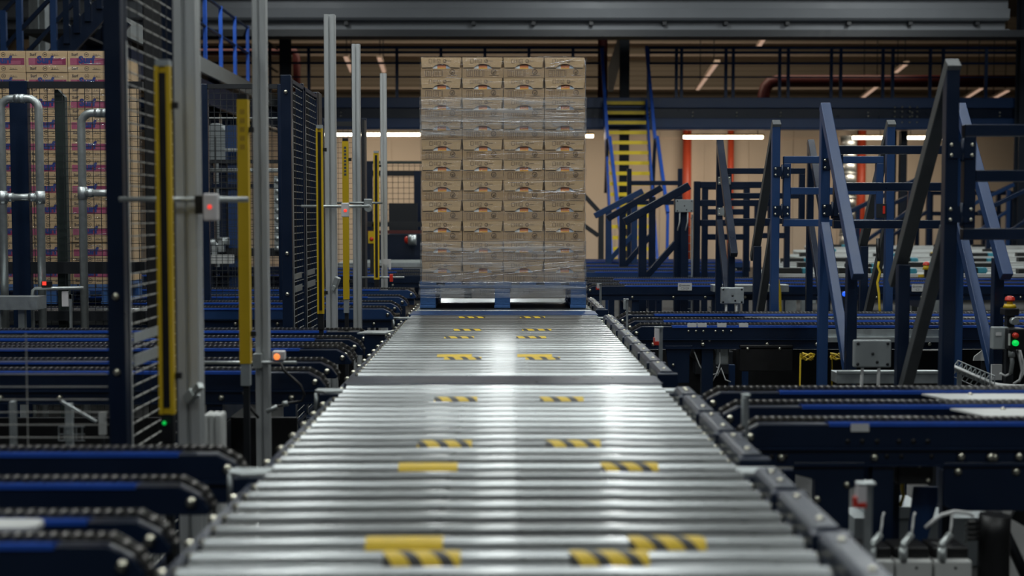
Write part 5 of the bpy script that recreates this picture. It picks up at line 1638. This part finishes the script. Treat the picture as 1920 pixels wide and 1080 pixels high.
# ---- controllers in the lower right corner
for k, (pa, pb) in enumerate(((1622, 1676), (1681, 1748), (1754, 1822))):
    Y = 4.15
    a, c = P(pa, 1052, Y), P(pb, 1110, Y)
    t = thing('motor_controller', ('leftmost', 'middle', 'rightmost')[k] + ' of three pale controller boxes in the lower right corner', 'controller', ((a.x + c.x) / 2, Y, 0), 'controller boxes below the near right conveyor')
    part('case', MB().box(a.x, c.x, Y, Y + .14, c.z - .05, a.z), 'lightgrey', t, 0.006)
    part('top_cover', MB().box(a.x + .002, c.x - .002, Y + .03, Y + .15, a.z, a.z + .035), 'black', t, 0.004)
    q = P((pa + pb) / 2 + 4, 1065, Y); part('screw', MB().dome((q.x, Y, q.z), (0, -1, 0), .005, .003, 8), 'black', t)
    part('stand', MB().box(a.x + .02, c.x - .02, Y + .04, Y + .1, 0, c.z - .05), 'dark', t)
    g = P(pa + 14, 1045, Y)
    part('cable_gland', MB().cyl((g.x, Y + .01, a.z - .005), (g.x, Y + .01, a.z + .04), .014, 12).tube([(g.x, Y + .01, a.z + .035), (g.x + .005, Y + .02, a.z + .05), (g.x + .035, Y + .04, a.z + .075)], .012, 10), 'hoop', t)
    part('cable', MB().tube([(g.x + .035, Y + .04, a.z + .075), (g.x + .045, Y + .06, a.z + .10), (g.x + .05, Y + .07, a.z + .125), (g.x + .055, Y + .07, a.z + .14)], .004, 6), 'cream', t)
t = thing('cable_loom', 'black corrugated hose with grey wires in the lower right corner', 'cable', (P(1840, 1000, 4.2).x, 4.2, 0))
part('hose', MB().tube([P(1866, 965, 4.25), P(1864, 1000, 4.25), P(1863, 1040, 4.25), P(1862, 1120, 4.25), (P(1862, 1120, 4.25).x, 4.25, 0)], .05, 14), 'black', t)
for k in range(4):
    py = 980 + 10 * k
    part('cable', MB().tube([P(1822, py, 4.22), P(1817, py - 2, 4.25), P(1813, py + 2, 4.29), P(1811, py + 6, 4.34)], .005, 6), 'hoop', t)
    part('plug', MB().cyl(P(1814, py, 4.22), P(1836, py - 1, 4.22), .008, 8), 'black', t)
part('cable', MB().tube([P(x, y, 4.06) for x, y in ((1735, 990), (1752, 975), (1765, 966), (1790, 959), (1815, 962), (1825, 968))], .006, 6), 'cream', t)
t = thing('equipment_cabinet', 'low grey cabinet seen under the near right conveyor', 'cabinet', (P(1620, 1000, 5.4).x, 5.4, 0))
a, c = P(1590, 955, 5.4), P(1850, 1100, 5.4)
part('case', MB().box(a.x, c.x, 5.3, 5.5, 0, .20), 'grey', t, 0.005); part('lid', MB().box(a.x + .06, c.x - .3, 5.28, 5.5, .2, .25), 'zinc', t, .004)

# ================================================================ slanted guards behind the rear right conveyor
def slant(xt, xr, Y, zr, zt, zleg, zpost, label, m='navy'):
    t = thing('slanted_guard', label, 'guard frame', (xt, Y, 0), 'slanted navy guards right of the carton stack')
    w = 0.085
    part('top_bar', MB().bar((xt, Y, zt), (xr, Y, zr), 0.09, w), m, t, 0.006)
    xl = xt + 0.20
    part('leg', MB().box(xl - w / 2, xl + w / 2, Y - .04, Y + .04, 0.012, zt + .12), m, t, 0.005)
    part('post', MB().box(xr - .12 - w / 2, xr - .12 + w / 2, Y - .041, Y + .041, 0.012, zr - .12), m, t, 0.005)
    part('lower_bar', MB().bar((xl + .03, Y + .001, zleg), (xr - .13, Y + .001, zpost), .07, w * .8), m, t, 0.005)
    part('foot_plate', MB().box(xl - .09, xl + .09, Y - .09, Y + .09, 0, .012).box(xr - .21, xr - .03, Y - .09, Y + .09, 0, .012), 'zinc', t)
for px_t, px_r, py_t, py_r, Y, lab, mm in ((1171, 1292, 416, 348, 14.75, 'nearest of three slanted navy guards right of the carton stack', 'navy'),
                                        (1139, 1240, 410, 352, 17.65, 'middle of three slanted navy guards right of the carton stack', 'navy'),
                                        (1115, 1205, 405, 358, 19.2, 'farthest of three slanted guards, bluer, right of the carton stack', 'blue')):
    a, c = P(px_t, py_t, Y), P(px_r, py_r, Y)
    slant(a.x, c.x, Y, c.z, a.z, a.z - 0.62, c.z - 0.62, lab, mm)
# far gate frames between the slanted guards and the tall frames
def far_frame(x0, x1, Y, z0, z1, label, rails=(), m='navy', group='distant navy barrier frames', w=0.07):
    t = thing('pipe_barrier', label, 'barrier', (x0, Y, 0), group)
    for x_ in (x0, x1): part('post', MB().box(x_ - w / 2, x_ + w / 2, Y - w / 2, Y + w / 2, 0, z1), m, t, 0.005)
    for z_ in rails: part('rail', MB().box(x0 + w / 2, x1 - w / 2, Y - w / 2, Y + w / 2, z_ - w / 2, z_ + w / 2), m, t, 0.005)
    return t
a, c = P(1307, 340, 14.8), P(1362, 340, 14.8); far_frame(a.x, c.x + .5, 14.8, 0, a.z, 'distant barrier frame right of the small grey box', (a.z - .04, a.z - .24, a.z - .46))
a, c = P(1322, 340, 16.0), P(1400, 340, 16.0); far_frame(a.x, c.x, 16.0, 0, P(0, 342, 16).z, 'distant barrier frame with three rails behind the slim guard frames', (1.75, 1.45, 1.15))
a, c = P(1120, 320, 21), P(1270, 320, 21); far_frame(P(1180, 316, 21).x, P(1275, 316, 21).x, 21, 0, P(0, 316, 21).z, 'distant barrier in front of the yellow-tread stair', (P(0, 343, 21).z, P(0, 380, 21).z))
a, c = P(1432, 385, 17), P(1545, 385, 17); far_frame(P(1420, 385, 17).x, P(1476, 385, 17).x, 17, 0, P(0, 380, 17).z, 'short distant barrier behind the blue tube gate', (1.5, 1.15))
# cable ladder beside the posts
t = thing('cable_ladder', 'thin zinc cable ladder rising between the distant posts', 'cable ladder', (P(1292, 460, 14.6).x, 14.6, 0))
b = MB(); a, c = P(1286, 402, 14.63), P(1298, 402, 14.63)
for x_ in (a.x, c.x): b.box(x_ - .008, x_ + .008, 14.62, 14.64, 0, a.z)
for k in range(14): b.box(a.x, c.x, 14.625, 14.635, .2 + k * .09, .206 + k * .09)
part('ladder', b, 'zinc', t)

# ---- distant right: rows of grey transfer conveyors with cyan drives
rowsY = (15.6, 17.4, 19.4, 21.8, 24.6, 28.0)
for k, Y in enumerate(rowsY):
    x0 = P((1440, 1470, 1450, 1490, 1500, 1520)[k], 470, Y).x; x1_ = P(2000, 470, Y).x
    lab = ('first', 'second', 'third', 'fourth', 'fifth', 'rearmost')[k] + ' row of the grey conveyor beds in the right distance, counted from the front'
    t = thing('conveyor_bed', lab, 'conveyor', (x0, Y, 0), 'grey conveyor beds in the right distance')
    part('bed', MB().box(x0, x1_, Y - .55, Y + .55, .66, .72), 'greytop', t) if 'greytop' in M else None
    if 'greytop' not in M:
        M['greytop'] = mat('grey_bed_paint', (0.30, 0.33, 0.32), 0.35, 0.15, 0.25, 3)
        part('bed', MB().box(x0, x1_, Y - .55, Y + .55, .66, .72), 'greytop', t)
    part('edge_rail', MB().box(x0, x1_, Y - .60, Y - .55, .60, .75).box(x0, x1_, Y + .55, Y + .60, .60, .75), 'lightgrey', t)
    for j in range(3):
        x_ = x0 + (x1_ - x0) * (j + .1) / 2.2
        part('leg', MB().box(x_ - .04, x_ + .04, Y - .5, Y - .42, 0, .6).box(x_ - .04, x_ + .04, Y + .42, Y + .5, 0, .6), 'grey', t)
    rnd = random.Random(k + 5)
    for j in range(5):
        x_ = x0 + (x1_ - x0) * (j + .3 + rnd.uniform(0, .5)) / 5; y_ = Y + rnd.uniform(-.3, .3)
        mo = part('drive_motor', MB().box(x_, x_ + .10, y_ - .05, y_ + .05, .72, .79).cyl((x_ + .10, y_, .755), (x_ + .12, y_, .755), .03, 12), 'cyan', t, .012, label='cyan drive motor')
        part('drive_arm', MB().box(x_ - rnd.uniform(.2, .4), x_ - .01, y_ - .05, y_ + .05, .72, .79), 'black', t, .006)
    if k % 2 == 0:
        xx = x0 + (x1_ - x0) * .45; part('yellow_strip', MB().box(xx, xx + .5, Y - .62, Y - .60, .70, .74), 'yellow', t)
# small emergency stops out there
for px, py, Y, lab in ((1737, 497, 14.9, 'small distant red and yellow emergency stop among the grey conveyor beds'), (1613, 468, 14.9, 'tiny red emergency stop behind the bright blue bar')):
    q = P(px, py, Y)
    t = thing('emergency_stop', lab, 'emergency stop', (q.x, Y, 0))
    part('stand', MB().box(q.x - .02, q.x + .02, Y - .02, Y + .02, 0, q.z - .05), 'dark', t)
    part('collar', MB().cyl((q.x, Y, q.z - .05), (q.x, Y, q.z), .045, 14, .03), 'yellow', t)
    part('button', MB().dome((q.x, Y, q.z), (0, 0, 1), .04, .04, 14), 'redplastic', t)
# blue tube lying across and distant guards
for k, (px, Y) in enumerate(((1700, 30.1), (1850, 30.4), (1905, 26.3), (1660, 26.2))):
    q = P(px, 420, Y)
    lab = ('slanted rails of a distant guard seen between the nearest tall frame and its sloping bar', 'slanted rails of a distant guard at the right behind the near gate', 'slanted rails of a distant guard cut by the right edge of the picture', 'slanted rails of a distant guard behind the gate latch')[k]
    slant(q.x - .75, q.x + .6, Y, 2.1, 1.45, .8, 1.5, lab, 'navy' if k != 1 else 'blue')
t = thing('pipe_barrier', 'row of thin navy barrier posts before the beige wall at the far right', 'barrier', (P(1800, 400, 32).x, 32.5, 0), 'distant navy barrier frames')
for px in (1700, 1720, 1745, 1800, 1822, 1846, 1872, 1896): q = P(px, 365, 32.5); part('post', MB().box(q.x - .05, q.x + .05, 32.45, 32.55, 0, q.z), 'navy', t)
q, q2 = P(1690, 362, 32.5), P(1940, 372, 32.5); part('rail', MB().box(q.x, q2.x, 32.46, 32.54, q.z - .05, q.z + .05).box(q.x, q2.x, 32.46, 32.54, q.z - .55, q.z - .45), 'navy', t)

# ---- blue indicator lamp on the rear right unit
q = P(1583, 551, 12.6); t = thing('indicator_lamp', 'glowing blue indicator lamp in the dark behind the bright-barred frame', 'lamp', (q.x, 12.6, 0))
part('stand', MB().box(q.x - .02, q.x + .02, 12.59, 12.63, 0, q.z + .02), 'dark', t); part('lens', MB().dome((q.x, 12.59, q.z), (0, -1, 0), .024, .02, 14), 'led_blue', t)

# ================================================================ machinery in the left background
t = thing('processing_machine', 'dark machine frame with blue posts behind the mesh at the left', 'machine', (-3.0, 15.0, 0))
for px, w, pt_, m_ in ((437, .16, 235, 'blue'), (420, .1, 300, 'navy'), (460, .08, 300, 'navy'), (395, .08, 300, 'navy')):
    q = P(px, pt_, 15); part('post', MB().box(q.x - w / 2, q.x + w / 2, 14.95, 15.05, 0, q.z), m_, t)
for py0, py1, m_ in ((465, 480, 'dark'), (500, 512, 'navy'), (345, 352, 'navy'), (300, 306, 'dark')):
    a, c = P(340, py0, 15), P(528, py1, 15); part('beam', MB().box(a.x, c.x, 14.9, 15.1, c.z, a.z), m_, t)
a, c = P(385, 320, 14.9), P(528, 327, 14.9); part('pneumatic_tube', MB().cyl((a.x, 14.85, a.z), (c.x, 14.85, a.z), .025, 10), 'hoop', t)
a, c = P(425, 279, 14.9), P(450, 285, 14.9); part('valve_block', MB().box(a.x, c.x, 14.8, 14.9, c.z, a.z), 'zinc', t)
a, c = P(512, 330, 14.8), P(527, 470, 14.8)
ld = part('chain_guide', MB().box(a.x, c.x, 14.85, 14.9, c.z, a.z), 'grey', t)
b = MB()
for k in range(8): q = P(519, 340 + 18 * k, 14.8); b.dome((q.x, 14.85, q.z), (0, -1, 0), .03, .02, 10)
part('sprocket', b, 'zinc', ld)
for px, py in ((392, 455), (416, 452), (404, 460)): q = P(px, py, 14.8); part('actuator', MB().cyl((q.x - .05, 14.8, q.z), (q.x + .08, 14.8, q.z), .045, 12).box(q.x - .03, q.x + .03, 14.75, 14.85, q.z - .12, q.z), 'zinc', t)
a, c = P(382, 478, 14.6), P(436, 494, 14.6); part('cover', MB().box(a.x, c.x, 14.55, 14.7, c.z, a.z), 'lightgrey', t)
t = thing('wall_cabinet', 'pale cabinet block standing behind the far mesh on the left', 'cabinet', (P(405, 330, 20).x, 20, 0))
a, c = P(386, 232, 20), P(428, 360, 20)
part('case', MB().prism([(a.x, 0), (c.x, 0), (c.x, a.z - .1), (c.x - .1, a.z), (a.x + .1, a.z), (a.x, a.z - .1)], 'y', 19.9, 20.4), 'grey', t, .02)
part('door_seam', MB().box((a.x + c.x) / 2 - .01, (a.x + c.x) / 2 + .01, 19.885, 19.9, .1, a.z - .2), 'dark', t)
xz_fence(340, 528, 220, 12.9, 'mesh fence with a pale top wire in front of the pale cabinet', ((382, .05, 220), (526, .05, 220)), pitch=0.05, m='zinc', rail_h=0.012)

# ---- grey bed and dark machine between the posts and the stack
t = thing('conveyor_bed', 'wide grey conveyor bed between the posts and the carton stack, far back', 'conveyor', (-2.0, 16.5, 0))
a, c = P(600, 470, 16.5), P(1000, 470, 16.5)
part('bed', MB().box(a.x, c.x - .6, 17.7, 19.4, .70, .76), 'greytop', t); part('edge_rail', MB().box(a.x, c.x - .6, 17.64, 17.7, .55, .78), 'zinc', t)
part('leg', MB().box(a.x + .2, a.x + .3, 18, 18.1, 0, .7).box(c.x - .9, c.x - .8, 18, 18.1, 0, .7), 'dark', t)
a, c = P(686, 425, 20.5), P(1000, 455, 20.5)
t = thing('conveyor_machine', 'dark conveyor with a red strip in front of the far green fence', 'conveyor', (a.x, 20.5, 0))
part('body', MB().box(a.x, c.x, 20.4, 21.2, .55, P(0, 440, 20.5).z), 'navy', t)
part('top_beam', MB().box(a.x, c.x, 20.45, 20.6, P(0, 425, 20.5).z, P(0, 416, 20.5).z).box(a.x + .1, a.x + .18, 20.45, 20.6, .5, P(0, 420, 20.5).z).box(c.x - .3, c.x - .22, 20.45, 20.6, .5, P(0, 420, 20.5).z), 'dark', t)
part('strip', MB().box(a.x, c.x, 20.36, 20.4, P(0, 438, 20.4).z, P(0, 432, 20.4).z), 'darkred', t, label='dark red strip')
part('leg', MB().box(a.x + .3, a.x + .4, 20.5, 20.6, 0, .55).box(c.x - .5, c.x - .4, 20.5, 20.6, 0, .55), 'dark', t)
a, c = P(730, 381, 21.4), P(783, 412, 21.4); part('guard_plate', MB().box(a.x, c.x, 21.3, 21.36, P(0, 440, 21.4).z, a.z), 'dark', t)
q = P(773, 450, 20.2); part('coupling', MB().cyl((q.x - .06, 20.2, q.z), (q.x + .06, 20.2, q.z), .08, 12).box(q.x - .02, q.x + .02, 20.2, 20.38, q.z - .03, q.z + .03), 'zinc', t); part('coupling_knob', MB().dome((q.x - .07, 20.2, q.z), (-1, 0, 0), .06, .05, 12), 'redplastic', t)
q = P(697, 445, 15.6); t = thing('emergency_stop', 'yellow emergency stop box with a red button left of the thin light column', 'emergency stop', (q.x, 15.6, 0))
part('box', MB().box(q.x - .04, q.x + .04, 15.58, 15.66, q.z - .07, q.z + .07), 'yellow', t); part('button', MB().dome((q.x, 15.58, q.z - .02), (0, -1, 0), .025, .02, 12), 'redplastic', t); part('stand', MB().box(q.x - .02, q.x + .02, 15.6, 15.64, 0, q.z - .07), 'dark', t)
t = thing('machine_housing', 'tall black machine panel behind the mid-height aluminium post', 'machine', (P(684, 400, 13.0).x, 13.0, 0))
a, c = P(679, 225, 13), P(686, 520, 13); part('panel', MB().box(a.x, c.x, 12.95, 13.1, 0, a.z), 'dark', t); b = MB()
for k in range(30): q = P(682, 240 + 9.5 * k, 12.95); b.dome((q.x, 12.95, q.z), (0, -1, 0), .006, .004, 6)
part('rivet', b, 'dark', t)
# black and blue stair stringers seen right of the stack
t = thing('stair_rail', 'two dark slanted rails in the gap right of the carton stack', 'railing', (P(1110, 400, 25).x, 25, 0))
part('rail', MB().bar(P(1080, 350, 25), P(1128, 402, 25), .06, .08).bar(P(1080, 412, 25), P(1122, 442, 25), .06, .08), 'dark', t)
part('post', MB().box(P(1127, 400, 25).x - .05, P(1127, 400, 25).x + .05, 24.95, 25.05, 0, P(0, 398, 25).z).box(P(1085, 400, 25).x - .05, P(1085, 400, 25).x + .05, 24.95, 25.05, 0, P(0, 355, 25).z), 'dark', t)

# clutter low in the passage on the right
for k, (cx_, cy_, Y) in enumerate(((1514, 668, 7.6), (1570, 668, 7.6))):
    rnd = random.Random(40 + k); pts = []
    for i in range(26):
        th = i * 0.9; pts.append(P(cx_ + 15 * math.cos(th) * rnd.uniform(.6, 1), cy_ + 8 * math.sin(th * 1.3) * rnd.uniform(.5, 1), Y + rnd.uniform(-.05, .05)))
    pts.append((pts[-1].x, Y, 0))
    pipe('cable', pts, .0045, 'yellowcable', ('tangle of yellow cable under the middle right conveyor, nearer the black cover box', 'tangle of yellow cable behind the bright sloping blue bar')[k], 'cable', 6)
t = thing('sensor_reflector', 'pale angled plate low between the right-edge guard bars', 'sensor', (P(1838, 670, 7.6).x, 7.62, 0))
q = [P(1824, 676, 7.62), P(1851, 676, 7.62), P(1851, 657, 7.62), P(1843, 655, 7.62), P(1826, 668, 7.62)]
part('plate', MB().prism([(v.x, v.z) for v in q], 'y', 7.61, 7.62), 'lightgrey', t); part('stand', MB().box(q[1].x - .03, q[1].x - .01, 7.62, 7.64, 0, q[2].z), 'dark', t)

# black blocks added to darken the view behind the fence panels
for px0, px1, py, Y, lab in ((266, 334, -40, 8.75, 'tall black backdrop added to darken the view behind the blurred mesh fence'), (547, 597, 172, 9.52, 'narrow black backdrop added to darken the view behind the sharp navy fence panels')):
    a, c = P(px0, py, Y), P(px1, py, Y)
    t = thing('dark_backdrop', lab, 'cabinet', ((a.x + c.x) / 2, Y, 0))
    part('case', MB().box(a.x, c.x, Y, Y + .18, .06, a.z), 'black', t, .006)
    part('plinth', MB().box(a.x + .01, c.x - .01, Y + .01, Y + .17, 0, .06), 'dark', t)
    part('backdrop_handle', MB().box(c.x - .05, c.x - .035, Y - .02, Y, 1.0, 1.15), 'black', t)
